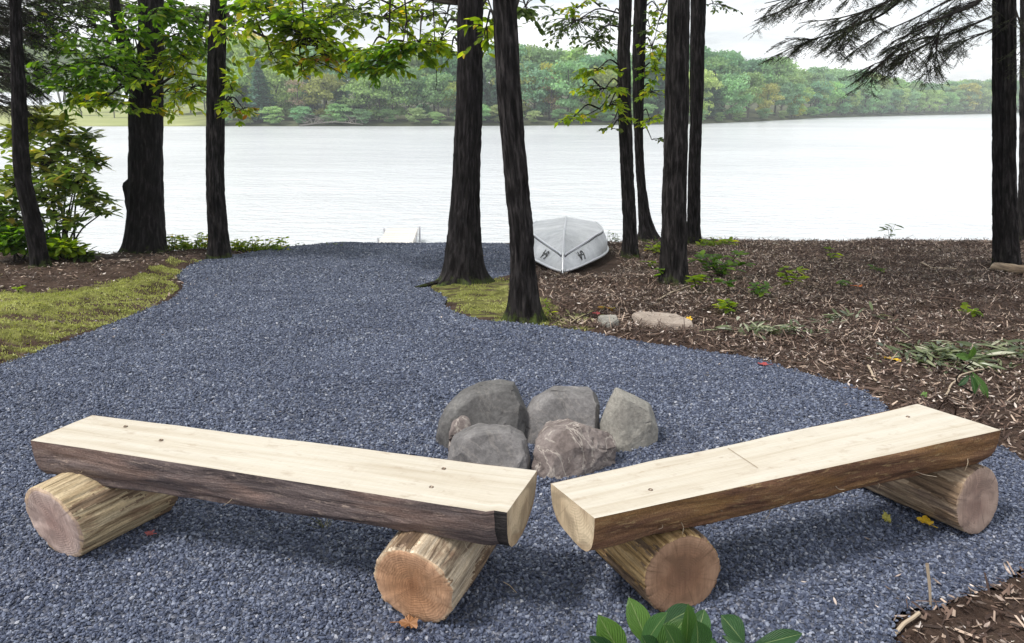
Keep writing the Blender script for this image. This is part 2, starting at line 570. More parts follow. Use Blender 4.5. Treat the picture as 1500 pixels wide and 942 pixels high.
    MAT['end_orange'] = logend('orange_log_end', (0.29, 0.145, 0.075), (0.46, 0.255, 0.14), (0.52, 0.32, 0.20), (0.60, 0.46, 0.31), 1.1)
    MAT['end_brown'] = logend('brown_log_end', (0.18, 0.10, 0.065), (0.25, 0.145, 0.09), (0.30, 0.19, 0.125), (0.07, 0.035, 0.02), 2.3)
    MAT['end_mauve'] = logend('mauve_log_end', (0.25, 0.165, 0.14), (0.31, 0.22, 0.185), (0.34, 0.255, 0.21), (0.42, 0.31, 0.21), 0.8)

    # fire ring rock
    def rock(name, a, b_, c_, vein):
        m, t = new_mat(name)
        tcn = t.n('ShaderNodeTexCoord').outputs['Object']
        n1 = t.noise(tcn, 7.0, 7, 0.65, 0.4)
        c = t.ramp(n1, [(0.3, a), (0.52, b_), (0.72, c_)])
        nv = t.noise(tcn, 4.5, 5, 0.6, 1.2)
        vm = t.math('SUBTRACT', 1.0, t.math('MULTIPLY', t.math('ABSOLUTE', t.math('SUBTRACT', nv, 0.5)), 42.0), clamp=True)
        c = t.mix(t.math('MULTIPLY', vm, vein), c, (0.42, 0.38, 0.34))
        n2 = t.noise(tcn, 60.0, 4, 0.7)
        c = t.mix(0.65, c, t.ramp(n2, [(0.3, (0.6, 0.6, 0.6)), (0.7, (1.35, 1.35, 1.35))]), 'MULTIPLY')
        finish(t, c, 0.82, t.bump(t.math('ADD', n1, t.math('MULTIPLY', n2, 0.4)), 0.8, 0.012), 0.25)
        return m
    MAT['rock_dark'] = rock('dark_sooty_rock', (0.06, 0.058, 0.058), (0.11, 0.107, 0.106), (0.20, 0.195, 0.19), 0.1)
    MAT['rock_mid'] = rock('mauve_grey_rock', (0.095, 0.091, 0.092), (0.165, 0.158, 0.158), (0.26, 0.25, 0.247), 0.15)
    MAT['rock_light'] = rock('pale_grey_rock', (0.17, 0.16, 0.145), (0.25, 0.24, 0.215), (0.35, 0.33, 0.295), 0.15)
    MAT['rock_vein'] = rock('veined_brown_rock', (0.10, 0.08, 0.074), (0.19, 0.16, 0.15), (0.31, 0.275, 0.255), 0.75)
    MAT['rock_slab'] = rock('tan_flat_slab', (0.22, 0.18, 0.15), (0.32, 0.265, 0.225), (0.42, 0.36, 0.31), 0.0)

    # boat
    m, t = new_mat('weathered_aluminium')
    tcn = t.n('ShaderNodeTexCoord').outputs['Object']
    n1 = t.noise(tcn, 3.5, 6, 0.65)
    n2 = t.noise(tcn, 22.0, 5, 0.7)
    c = t.ramp(n1, [(0.3, (0.40, 0.41, 0.43)), (0.6, (0.58, 0.59, 0.61)), (0.75, (0.68, 0.69, 0.70))])
    c = t.mix(t.ramp(n2, [(0.55, (0, 0, 0)), (0.75, (0.6, 0.6, 0.6))]), c, (0.26, 0.27, 0.29))
    finish(t, c, t.ramp(n2, [(0.3, (0.38, 0.38, 0.38)), (0.7, (0.6, 0.6, 0.6))]), t.bump(n1, 0.15, 0.03), 0.5, 0.45)
    MAT['hull'] = m
    m, t = new_mat('boat_trim')
    finish(t, (0.62, 0.63, 0.66), 0.35, metal=0.6)
    MAT['hull_trim'] = m
    m, t = new_mat('black_boat_paint')
    finish(t, (0.02, 0.02, 0.022), 0.5)
    MAT['black'] = m
    m, t = new_mat('dark_rub_strip')
    finish(t, (0.05, 0.05, 0.055), 0.5)
    MAT['rubber'] = m

    # dock boards
    m, t = new_mat('weathered_dock_board')
    at = t.n('ShaderNodeObjectInfo')
    tcn = t.n('ShaderNodeTexCoord').outputs['Object']
    n1 = t.noise(t.mapv(tcn, (2, 20, 20)), 2.0, 5)
    c = t.ramp(n1, [(0.3, (0.50, 0.47, 0.43)), (0.7, (0.66, 0.64, 0.60))])
    finish(t, c, 0.7, t.bump(n1, 0.3, 0.01))
    MAT['dock'] = m

    # screw
    m, t = new_mat('rusty_screw_steel')
    finish(t, (0.16, 0.12, 0.09), 0.45, metal=0.7)
    MAT['screw'] = m

    # water: rippled lake, with sky glare painted into the pale base colour
    m, t = new_mat('lake_water')
    geo = t.n('ShaderNodeNewGeometry')
    pos = geo.outputs['Position']
    n1 = t.noise(t.mapv(pos, (1.0, 2.4, 1), rot=(0, 0, 0.16)), 1.0, 4, 0.6, 0.4)
    n2 = t.noise(t.mapv(pos, (0.12, 0.26, 1), rot=(0, 0, -0.1)), 1.0, 3, 0.5, 0.3)
    n3 = t.noise(t.mapv(pos, (2.6, 6.0, 1)), 1.0, 3, 0.5)
    hh = t.math('ADD', t.math('ADD', t.math('MULTIPLY', n1, 0.5), t.math('MULTIPLY', n2, 0.9)), t.math('MULTIPLY', n3, 0.16))
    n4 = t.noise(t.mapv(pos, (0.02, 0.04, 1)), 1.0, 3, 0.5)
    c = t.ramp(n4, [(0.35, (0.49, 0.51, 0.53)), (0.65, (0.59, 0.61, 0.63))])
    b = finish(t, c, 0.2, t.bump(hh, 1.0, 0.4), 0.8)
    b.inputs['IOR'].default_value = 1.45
    MAT['water'] = m

    # far land
    m, t = new_mat('far_shore_land')
    geo = t.n('ShaderNodeNewGeometry')
    n1 = t.noise(geo.outputs['Position'], 0.08, 6, 0.65)
    at = t.n('ShaderNodeAttribute', attribute_name='moss')
    c1 = t.ramp(n1, [(0.35, (0.05, 0.055, 0.03)), (0.65, (0.10, 0.11, 0.06))])
    c2 = t.ramp(n1, [(0.35, (0.24, 0.27, 0.10)), (0.65, (0.33, 0.35, 0.15))])
    finish(t, t.mix(at.outputs['Fac'], c1, c2), 0.95, spec=0.1)
    MAT['farland'] = m

    # leaves
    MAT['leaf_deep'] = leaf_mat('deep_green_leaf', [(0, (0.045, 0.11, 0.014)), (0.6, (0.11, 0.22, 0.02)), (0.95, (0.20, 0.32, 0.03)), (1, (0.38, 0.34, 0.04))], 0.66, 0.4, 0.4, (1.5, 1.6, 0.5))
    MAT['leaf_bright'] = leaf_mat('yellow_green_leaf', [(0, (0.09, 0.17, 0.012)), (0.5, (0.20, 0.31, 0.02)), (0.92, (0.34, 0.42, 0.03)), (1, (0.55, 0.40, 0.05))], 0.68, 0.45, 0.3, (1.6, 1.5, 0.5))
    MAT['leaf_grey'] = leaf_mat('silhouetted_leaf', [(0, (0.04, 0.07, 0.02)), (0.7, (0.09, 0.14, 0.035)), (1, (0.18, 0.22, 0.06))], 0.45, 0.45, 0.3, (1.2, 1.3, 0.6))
    MAT['leaf_autumn'] = leaf_mat('turning_leaf', [(0, (0.16, 0.22, 0.02)), (0.5, (0.34, 0.30, 0.03)), (0.8, (0.45, 0.24, 0.03)), (1, (0.40, 0.10, 0.03))], 0.5)
    MAT['leaf_rhodo'] = leaf_mat('rhododendron_leaf', [(0, (0.07, 0.14, 0.03)), (0.45, (0.19, 0.28, 0.06)), (0.78, (0.36, 0.42, 0.11)), (0.91, (0.52, 0.46, 0.11)), (1, (0.62, 0.34, 0.07))], 0.6, 0.32, 0.5)
    MAT['leaf_rhodo_yellow'] = leaf_mat('yellowing_rhododendron_leaf', [(0, (0.18, 0.28, 0.03)), (0.6, (0.42, 0.48, 0.05)), (1, (0.6, 0.56, 0.08))], 0.62, 0.4, 0.4)
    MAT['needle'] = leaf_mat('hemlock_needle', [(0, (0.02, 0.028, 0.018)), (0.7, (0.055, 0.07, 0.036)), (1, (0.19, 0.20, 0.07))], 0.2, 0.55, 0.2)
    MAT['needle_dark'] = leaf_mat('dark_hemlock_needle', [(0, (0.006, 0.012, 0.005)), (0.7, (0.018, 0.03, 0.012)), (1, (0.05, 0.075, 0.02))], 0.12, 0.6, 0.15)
    MAT['far_leaf'] = leaf_mat('far_foliage', [(0, (0.62, 0.62, 0.62)), (0.5, (1, 1, 1)), (1, (1.45, 1.45, 1.3))], 0.45, 0.6, 0.25, (1.3, 1.35, 0.8), True)
    MAT['litter'] = leaf_mat('dry_leaf_litter', [(0, (0.045, 0.031, 0.025)), (0.36, (0.135, 0.098, 0.078)), (0.62, (0.28, 0.215, 0.175)), (0.82, (0.42, 0.335, 0.29)), (1, (0.74, 0.66, 0.61))], 0.08, 0.36, 0.6)
    MAT['chip'] = leaf_mat('bark_chip', [(0, (0.026, 0.016, 0.012)), (0.55, (0.075, 0.046, 0.036)), (0.85, (0.18, 0.12, 0.092)), (1, (0.55, 0.43, 0.34))], 0.0, 0.7, 0.3)
    MAT['green_litter'] = leaf_mat('wilted_green_leaf', [(0, (0.04, 0.06, 0.025)), (0.6, (0.10, 0.13, 0.05)), (0.85, (0.24, 0.26, 0.15)), (1, (0.42, 0.42, 0.32))], 0.15, 0.35, 0.6)
    MAT['moss_blade'] = leaf_mat('moss_blade', [(0, (0.16, 0.18, 0.05)), (0.5, (0.39, 0.41, 0.145)), (1, (0.60, 0.60, 0.29))], 0.3, 0.8, 0.1)
    MAT['grass'] = leaf_mat('dry_grass', [(0, (0.12, 0.14, 0.04)), (0.6, (0.28, 0.26, 0.12)), (1, (0.5, 0.45, 0.28))], 0.3, 0.6, 0.2)
    for nm, col in (('yellow', (0.62, 0.40, 0.03)), ('olive', (0.33, 0.30, 0.07)), ('red', (0.30, 0.05, 0.05)), ('pinkred', (0.32, 0.10, 0.10)), ('orange', (0.45, 0.13, 0.03)), ('brown', (0.26, 0.13, 0.06)), ('green', (0.10, 0.19, 0.04))):
        m, t = new_mat(nm + '_fallen_leaf')
        tcn = t.n('ShaderNodeTexCoord').outputs['Object']
        n1 = t.noise(tcn, 40.0, 4, 0.6)
        c = t.mix(t.ramp(n1, [(0.5, (0, 0, 0)), (0.75, (0.7, 0.7, 0.7))]), col, tuple(0.45 * q for q in col))
        finish(t, c, 0.5, t.bump(n1, 0.3, 0.003))
        MAT['fallen_' + nm] = m
    # sprig leaf with a pale midrib, uv.y = across
    m, t = new_mat('glossy_sprig_leaf')
    uv = t.n('ShaderNodeUVMap').outputs[0]
    su = t.n('ShaderNodeSeparateXYZ', {0: uv})
    oi = t.n('ShaderNodeObjectInfo')
    base_c = t.ramp(oi.outputs['Random'], [(0, (0.022, 0.075, 0.028)), (0.5, (0.045, 0.125, 0.035)), (1, (0.11, 0.22, 0.04))])
    av = t.math('ABSOLUTE', su.outputs[1])
    rib = t.math('SUBTRACT', 1.0, t.math('MULTIPLY', av, 16.0), clamp=True)
    vein = t.math('SINE', t.math('ADD', t.math('MULTIPLY', su.outputs[0], 95.0), t.math('MULTIPLY', av, -34.0)))
    c = t.mix(t.math('MULTIPLY', t.math('ADD', vein, 1.0), 0.09), base_c, (0.16, 0.27, 0.09))
    nn = t.noise(uv, 7.0, 4)
    c = t.mix(0.5, c, t.ramp(nn, [(0.3, (0.7, 0.72, 0.7)), (0.7, (1.25, 1.2, 1.2))]), 'MULTIPLY')
    c = t.mix(t.math('MULTIPLY', rib, 0.8), c, (0.34, 0.42, 0.20))
    b = t.n('ShaderNodeBsdfPrincipled', {'Base Color': c, 'Roughness': 0.42, 'Specular IOR Level': 0.45, 'Normal': t.bump(t.math('ADD', t.math('ADD', vein, t.math('MULTIPLY', nn, 4.0)), t.math('MULTIPLY', rib, -3.0)), 0.5, 0.004)})
    tr = t.n('ShaderNodeBsdfTranslucent', {'Color': t.mix(1.0, c, (1.2, 1.3, 0.6), 'MULTIPLY')})
    mx = t.n('ShaderNodeMixShader', {0: 0.3, 1: b.outputs[0], 2: tr.outputs[0]})
    t.n('ShaderNodeOutputMaterial', {'Surface': mx.outputs[0]})
    MAT['sprig'] = m


mats()

# ------------------------------------------------------------------ ground, gravel, water
GPX = [(-260, 640), (-120, 585), (0, 540), (35, 528), (70, 512), (100, 500), (125, 489), (160, 477), (200, 463), (235, 450), (255, 440), (268, 420), (262, 404),
       (276, 392), (300, 384), (340, 377), (390, 369), (440, 361), (500, 358), (560, 358), (610, 358), (660, 358), (720, 358), (768, 362), (778, 378), (772, 394), (748, 404), (720, 410),
       (690, 419), (655, 419), (628, 420), (640, 428), (656, 437), (654, 450), (664, 460), (690, 469), (722, 475), (760, 478), (800, 482), (840, 486), (880, 491), (930, 500), (975, 508), (1030, 517), (1080, 525), (1130, 537),
       (1180, 551), (1225, 566), (1262, 578), (1285, 592), (1300, 606), (1330, 620), (1400, 640), (1470, 662), (1520, 690), (1600, 725), (1680, 770), (1600, 800), (1545, 818), (1500, 838), (1470, 856),
       (1440, 866), (1410, 878), (1380, 892), (1345, 898), (1312, 905), (1304, 925), (1306, 945), (1330, 1000), (1370, 1080)]
gp = [G(*q)[:2] for q in GPX]
gp += [np.array([1.2, 0.6]), np.array([1.2, -3.0]), np.array([-5.5, -3.0]), np.array([-5.5, 2.5])]
gp = np.array(gp)
# resample with a little raggedness
pl = []
for i in range(len(gp)):
    a, b = gp[i], gp[(i + 1) % len(gp)]
    n = max(1, int(np.linalg.norm(b - a) / 0.09))
    for k in range(n):
        q = a + (b - a) * k / n
        pl.append(q)
pl = np.array(pl)
pl += 0.028 * np.stack([vnoise(np.c_[pl * 5, np.zeros(len(pl))]), vnoise(np.c_[pl * 5 + 9, np.ones(len(pl))])], 1)


def in_poly(p, poly):
    x, y = p[:, 0], p[:, 1]
    ins = np.zeros(len(p), bool)
    j = len(poly) - 1
    for i in range(len(poly)):
        xi, yi = poly[i]
        xj, yj = poly[j]
        if yi != yj:
            c = ((yi > y) != (yj > y)) & (x < (xj - xi) * (y - yi) / (yj - yi) + xi)
            ins ^= c
        j = i
    return ins


def dist_poly(p, poly):
    d = np.full(len(p), 1e9)
    for i in range(len(poly)):
        a, b = poly[i], poly[(i + 1) % len(poly)]
        ab = b - a
        t = np.clip(((p - a) @ ab) / (ab @ ab + 1e-12), 0, 1)
        d = np.minimum(d, np.linalg.norm(p - a - t[:, None] * ab, axis=1))
    return d


def pxpoly(l):
    return np.array([G(*q)[:2] for q in l])


MOSS_L = pxpoly([(-250, 470), (0, 428), (60, 434), (120, 428), (200, 408), (250, 392), (290, 380), (262, 402), (268, 420), (255, 440), (200, 463), (125, 489), (70, 512), (0, 540), (-250, 640)])
MOSS_C = pxpoly([(625, 418), (700, 408), (750, 412), (742, 470), (690, 468), (655, 440)])
MOSS_D = pxpoly([(725, 462), (735, 440), (800, 440), (835, 470), (880, 488), (800, 482), (722, 478)])


def gravel_z(x, y):
    return base(x, y) + 0.018 + 0.022 * vnoise(np.c_[np.asarray(x) * 1.1, np.asarray(y) * 0.9, np.zeros(len(x))]) + 0.006 * vnoise(np.c_[np.asarray(x) * 5, np.asarray(y) * 5, np.zeros(len(x))])


GBUMP = 0.05


def ground_z(x, y, detail=True):
    p = np.c_[x, y]
    near = (x > -9) & (x < 11) & (y > -4) & (y < 14.5)
    z = base(x, y)
    q = np.c_[x, y, np.zeros(len(x))]
    z = z + np.where(near, 0, 0)
    d = np.full(len(x), 3.0)
    ins = np.zeros(len(x), bool)
    d[near] = dist_poly(p[near], gp)
    ins[near] = in_poly(p[near], gp)
    edge = np.clip(d / 0.25, 0, 1)
    bump = 0.015 + 0.03 * fbm(q * np.array([1.3, 2.2, 1]), 4) + 0.018 * fbm(q * 7, 3)
    ml = np.clip(1 - dist_poly(p, MOSS_L) / 0.3, 0, 1)
    pw = p + np.c_[.16 * fbm(np.c_[p * 1.6, np.zeros(len(p))], 3), .34 * fbm(np.c_[p * 1.6, np.ones(len(p)) * 5], 3)]
    ml = np.where(in_poly(pw, MOSS_L), 1.0, ml * 0.45)
    # ropy moss ridges running across
    rid = 1 - np.abs(vnoise(np.c_[x * 0.9 + 0.5 * vnoise(q * 2.0), y * 4.2 + 1.2 * vnoise(q * 1.7 + 5), np.zeros(len(x))]))
    r2 = np.clip((rid - .58) / .40, 0, 1)
    bump = bump + ml * (0.105 * r2 - .045 + 0.015 * fbm(q * np.array([3.0, 9.0, 1]), 2))
    bt = np.clip(1 - np.hypot((x - .85) / .95, (y - 10.2) / 2.1), 0, 1)       # trampled ground under the boat
    bump = bump * (1 - np.clip(bt * 4, 0, 1))
    zo = z + 0.012 + np.maximum(bump, -0.035) * (0.25 + 0.75 * edge)
    return np.where(ins, z - 0.035, zo), ins, ml * (.4 + .6 * r2)


def axis(lo, hi, dlo, dhi, fine, coarse):
    a = np.arange(dlo, dhi + 1e-6, fine)
    l = dlo - np.cumsum(np.geomspace(fine, coarse, 18))
    r = dhi + np.cumsum(np.geomspace(fine, coarse, 18))
    l = l[l > lo]
    r = r[r < hi]
    return np.concatenate([[lo], l[::-1], a, r, [hi]])


xs = axis(-70, 70, -8.0, 9.0, 0.05, 12)
ys = axis(-25, 22, 0.8, 13.4, 0.038, 4)
X, Y = np.meshgrid(xs, ys)
gx, gy = X.ravel(), Y.ravel()
gz, gin, gml = ground_z(gx, gy)
nx, ny = len(xs), len(ys)
i = np.arange(ny - 1)[:, None] * nx
j = np.arange(nx - 1)[None]
gf = np.stack([i + j, i + j + 1, i + nx + j + 1, i + nx + j], -1).reshape(-1, 4)
mb = MB()
mb.add(np.c_[gx, gy, gz], gf)
ground = mb.build('ground', MAT['soil'], smooth=True)
tag(ground, kind='structure')
pp = np.c_[gx, gy]
moss = gml.copy()
for poly, s in ((MOSS_C, 0.85), (MOSS_D, 0.8)):
    ins = in_poly(pp, poly)
    moss = np.maximum(moss, np.where(ins, s, s * 0.5 * np.clip(1 - dist_poly(pp, poly) / 0.15, 0, 1)))
at = ground.data.attributes.new('moss', 'FLOAT', 'POINT')
at.data.foreach_set('value', moss.astype(np.float32))

# gravel pad sheet
inner = []
gxs = np.arange(-5.4, 3.6, 0.12)
for yv in np.arange(-2.9, 12.6, 0.12):
    for xv in gxs:
        inner.append((xv, yv))
inner = np.array(inner)
inner = inner[in_poly(inner, pl)]
inner = inner[dist_poly(inner, pl) > 0.05]
vin = [Vector((float(a), float(b))) for a, b in np.concatenate([pl, inner])]
ed = [(k, (k + 1) % len(pl)) for k in range(len(pl))]
ov, oe, of, _, _, _ = delaunay_2d_cdt(vin, ed, [list(range(len(pl)))], 2, 1e-5)
ov = np.array([(v.x, v.y) for v in ov])
mb = MB()
mb.add(np.c_[ov, gravel_z(ov[:, 0], ov[:, 1])], np.array([f for f in of if len(f) == 3]))
gpad = mb.build('gravel_path', MAT['gravel_bed'], smooth=True)
tag(gpad, kind='structure')


def scatter_points(n_per, region):
    """uniform points with density function"""
    pass


def in_view(x, y, z, m=40):
    d = np.stack([x, y, z], 1) - EYE
    cp, sp = math.cos(PITCH), math.sin(PITCH)
    depth = d[:, 1] * cp - d[:, 2] * sp
    up = d[:, 1] * sp + d[:, 2] * cp
    u = CX + F_PX * d[:, 0] / np.maximum(depth, 1e-3)
    v = CY - F_PX * up / np.maximum(depth, 1e-3)
    return (depth > 0.1) & (u > -m) & (u < 1500 + m) & (v > -m) & (v < 942 + m)


# crushed stone, one small rock at every point (a point cloud mesh read by geometry nodes)
zones = [(1.2, 3.2, 15000), (3.2, 5.2, 10000), (5.2, 8.0, 5600), (8.0, 12.6, 3000)]
gpts = []
for y0, y1, den_ in zones:
    n = int((y1 - y0) * 10.2 * den_)
    q = np.c_[RNG.uniform(-5.6, 4.6, n), RNG.uniform(y0, y1, n)]
    q = q[in_view(q[:, 0], q[:, 1], base(q[:, 0], q[:, 1]), 560)]
    jit = q + RNG.normal(0, 0.02, q.shape)
    q = q[in_poly(jit, pl)]
    s = (0.0032 + 0.0052 * RNG.uniform(0, 1, len(q)) ** 1.6) * (1.0 if y0 < 3 else (1.08 if y0 < 5 else (1.25 if y0 < 8 else 1.55)))
    gpts.append(np.c_[q, gravel_z(q[:, 0], q[:, 1]) + s * RNG.uniform(-0.1, 0.7, len(q)), s])
gpts = np.concatenate(gpts)
me = bpy.data.meshes.new('crushed_stone')
me.vertices.add(len(gpts))
me.vertices.foreach_set('co', gpts[:, :3].astype(np.float32).ravel())
a = me.attributes.new('stone_scale', 'FLOAT_VECTOR', 'POINT')
n = len(gpts)
ss = gpts[:, 3:4] * np.c_[RNG.uniform(1.0, 1.6, n), RNG.uniform(0.7, 1.1, n), RNG.uniform(0.4, 0.8, n)]
a.data.foreach_set('vector', ss.astype(np.float32).ravel())
a = me.attributes.new('stone_rot', 'FLOAT_VECTOR', 'POINT')
a.data.foreach_set('vector', np.c_[RNG.normal(0, 0.6, n), RNG.normal(0, 0.6, n), RNG.uniform(0, 2 * PI, n)].astype(np.float32).ravel())
crushed = bpy.data.objects.new('gravel', me)
COL.objects.link(crushed)
me.materials.append(MAT['gravel'])
tag(crushed, 'blue grey crushed stone gravel spread over the fire pit clearing', 'gravel', kind='stuff')
ng = bpy.data.node_groups.new('gravel_scatter', 'GeometryNodeTree')
ng.interface.new_socket('Geometry', in_out='INPUT', socket_type='NodeSocketGeometry')
ng.interface.new_socket('Geometry', in_out='OUTPUT', socket_type='NodeSocketGeometry')
t = NT(ng)
gi = t.n('NodeGroupInput')
go = t.n('NodeGroupOutput')
ico = t.n('GeometryNodeMeshIcoSphere', {'Radius': 1.0, 'Subdivisions': 1})
sm_ = t.n('GeometryNodeSetMaterial', {'Geometry': ico.outputs[0], 'Material': MAT['gravel']})
a1 = t.n('GeometryNodeInputNamedAttribute', {'Name': 'stone_scale'}, data_type='FLOAT_VECTOR')
a2 = t.n('GeometryNodeInputNamedAttribute', {'Name': 'stone_rot'}, data_type='FLOAT_VECTOR')
iop = t.n('GeometryNodeInstanceOnPoints', {'Points': gi.outputs[0], 'Instance': sm_.outputs[0], 'Rotation': a2.outputs[0], 'Scale': a1.outputs[0]})
ng.links.new(iop.outputs[0], go.inputs[0])
md = crushed.modifiers.new('scatter', 'NODES')
md.node_group = ng

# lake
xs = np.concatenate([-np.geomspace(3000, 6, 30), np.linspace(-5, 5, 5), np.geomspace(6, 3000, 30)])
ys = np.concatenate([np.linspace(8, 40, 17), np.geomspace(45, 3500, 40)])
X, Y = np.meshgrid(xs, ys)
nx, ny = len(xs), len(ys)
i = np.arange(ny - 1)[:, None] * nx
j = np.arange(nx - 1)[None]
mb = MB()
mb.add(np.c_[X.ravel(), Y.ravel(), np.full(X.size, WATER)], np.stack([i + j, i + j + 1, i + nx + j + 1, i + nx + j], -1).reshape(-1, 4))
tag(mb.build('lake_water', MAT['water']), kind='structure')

# far shore land
SHORE = [(-700, 187), (-200, 186), (0, 185.5), (300, 185), (600, 185), (900, 183.5), (1000, 182), (1080, 179.5), (1150, 176), (1205, 172.5), (1300, 170), (1420, 167.5), (1480, 165.4), (1700, 165), (2200, 164.5)]
shore = np.array([Z(a, b, WATER) for a, b in SHORE])
sv = smooth_path(shore[:, :2], 160)
rows = []
offs = [-6, -1.0, 0.0, 1.2, 3, 8, 16, 30, 50, 80, 120, 180, 260, 400, 700, 1200]
rise = [-3, -0.8, -0.1, 0.45, 0.7, 1.0, 1.5, 2.3, 3.4, 5.0, 7.0, 9.5, 12, 15, 16, 16]
lawn = []
for o, rz in zip(offs, rise):
    q = sv + np.array([0.12, 1.0]) * o * (1 + 0.0 * sv[:, :1])
    q = q + 0.35 * np.c_[vnoise(np.c_[sv * 0.21, np.zeros(len(sv))]), vnoise(np.c_[sv * 0.17 + 3, np.zeros(len(sv))])] * min(4, 1 + abs(o) * 0.1)
    px_ = CX + F_PX * q[:, 0] / (q[:, 1] * math.cos(PITCH))
    f = np.clip((330 - px_) / 60, 0, 1)
    zz_ = WATER + rz * np.where(f > 0, 1 - f * 0.45, 1)
    rows.append(np.c_[q, zz_])
    lawn.append(f if o >= 1.0 else f * 0.3)
rows = np.array(rows)
m_, n_ = rows.shape[:2]
i = np.arange(m_ - 1)[:, None] * n_
j = np.arange(n_ - 1)[None]
mb = MB()
mb.add(rows.reshape(-1, 3), np.stack([i + j, i + j + 1, i + n_ + j + 1, i + n_ + j], -1).reshape(-1, 4))
fl = mb.build('far_shore_ground', MAT['farland'], smooth=True)
tag(fl, kind='structure')
at = fl.data.attributes.new('moss', 'FLOAT', 'POINT')
at.data.foreach_set('value', np.concatenate(lawn).astype(np.float32))


def shore_at(px, off):
    """a point off metres behind the far shoreline along the view column px, and its ground height"""
    k = np.argmin(np.abs(CX + F_PX * sv[:, 0] / (sv[:, 1] * math.cos(PITCH)) - px))
    x0, y0 = sv[k]
    s = (y0 + off) / y0
    u = (px - CX) / F_PX * math.cos(PITCH)
    y = y0 + off
    f = np.clip((330 - px) / 60, 0, 1)
    z = WATER + np.interp(off, offs, rise) * (1 - f * 0.45)
    return np.array([u * y, y, z])


# ------------------------------------------------------------------ far shore trees
QUAD_V = np.array([(-.5, -.5, 0), (.5, -.5, 0.06), (.5, .5, 0), (-.5, .5, -0.06)], float)
QUAD_F = np.array([(0, 1, 2, 3)])
LEAFY_V = np.array([(-.55, 0, 0), (0, -.38, .1), (.6, 0, 0), (0, .38, .1)], float)


def far_crown(seed, n, h, w_, low, lobes, leaf=0.045):
    """unit-ish crown (height 1): leaf clumps spread over lobes, gaps left between them"""
    r = np.random.default_rng(seed)
    mb = MB()
    L = []
    for k in range(lobes):
        zc = r.uniform(low, 0.9)
        prof = math.sin(PI * min(1, (zc - low * 0.6) / (1.05 - low * 0.6))) ** 0.7
        a = r.uniform(0, 2 * PI)
        rad = w_ * prof * math.sqrt(r.uniform(0.1, 1)) * 0.85
        L.append((rad * math.cos(a), rad * math.sin(a), zc, r.uniform(0.09, 0.17) * (0.7 + 0.5 * prof)))
    L.append((0, 0, 0.86, 0.13))
    per = n // len(L)
    for (x, y, z, s) in L:
        d = r.normal(size=(per, 3))
        d /= np.linalg.norm(d, axis=1, keepdims=True)
        d[:, 2] = np.where(d[:, 2] < -0.3, -d[:, 2] * 0.5, d[:, 2])
        rr = s * r.uniform(0.55, 1.12, (per, 1))
        pos = np.array([x, y, z]) + d * rr * np.array([1.15, 1.15, 0.8])
        M = frames(d + r.normal(0, 0.7, d.shape), r.normal(size=d.shape))
        M = M[:, :, [2, 1, 0]]
        mb.inst(LEAFY_V, QUAD_F, M, pos, leaf * r.uniform(0.6, 1.4, per), np.clip(r.normal(0.5, 0.22, per) + r.normal(0, 0.12), 0, 1))
    return mb.mesh('far_tree_crown')


def far_conifer(seed, n):
    r = np.random.default_rng(seed)
    mb = MB()
    z = r.beta(1.1, 1.5, n) * 0.92 + 0.06
    a = r.uniform(0, 2 * PI, n)
    lay = 0.85 + 0.15 * np.sin(z * 60)
    rad = 0.24 * (1.02 - z) ** 0.8 * lay * np.sqrt(r.uniform(0.15, 1, n)) * (1 + 0.25 * np.sin(a * 3 + seed))
    pos = np.c_[rad * np.cos(a), rad * np.sin(a), z - rad * 0.25]
    M = frames(np.c_[np.cos(a), np.sin(a), -0.35 * np.ones(n)] + r.normal(0, 0.35, (n, 3)), np.tile([0, 0, 1.0], (n, 1)) + r.normal(0, 0.3, (n, 3)))
    mb.inst(LEAFY_V, QUAD_F, M, pos, 0.04 * r.uniform(0.6, 1.4, n), np.clip(r.normal(0.5, 0.2, n), 0, 1))
    return mb.mesh('far_tree_crown')


def far_trunk(seed):
    r = np.random.default_rng(seed)
    mb = MB()
    k = r.normal(0, 0.02, 2)
    v, f = tube_arrays([(0, 0, -0.05), (k[0] * 0.5, k[1] * 0.5, 0.3), (k[0], k[1], 0.65), (k[0] * 1.6, k[1], 0.9)], [0.02, 0.016, 0.011, 0.004], 7)
    mb.add(v, f)
    for _ in range(6):
        a = r.uniform(0, 2 * PI)
        z = r.uniform(0.2, 0.6)
        v, f = tube_arrays([(k[0] * z, k[1] * z, z), (0.12 * math.cos(a), 0.12 * math.sin(a), z + 0.09), (0.24 * math.cos(a), 0.24 * math.sin(a), z + 0.2)], [0.009, 0.006, 0.002], 5)
        mb.add(v, f)
    return mb.mesh('far_tree_trunk', True)


CROWNS = [far_crown(s, 3600, 1, 0.36, 0.22, 26) for s in (1, 2, 3, 4)] + [far_crown(s, 3000, 1, 0.30, 0.34, 20) for s in (5, 6)]
WIDE = [far_crown(s, 3600, 1, 0.46, 0.06, 30) for s in (11, 12, 13)]
CONIF = [far_conifer(s, 3200) for s in (21, 22)]
SPARSE = [far_crown(31, 700, 1, 0.34, 0.25, 14, 0.035)]
FTR = [far_trunk(s) for s in (1, 2, 3)]
for me_ in CROWNS + WIDE + CONIF + SPARSE:
    me_.materials.append(MAT['far_leaf'])
for me_ in FTR:
    me_.materials.append(MAT['bark_far'])

GREEN = [(0.22, 0.36, 0.18), (0.26, 0.40, 0.19), (0.32, 0.44, 0.19), (0.19, 0.34, 0.22), (0.24, 0.39, 0.24), (0.36, 0.47, 0.20)]
FR = random.Random(3)


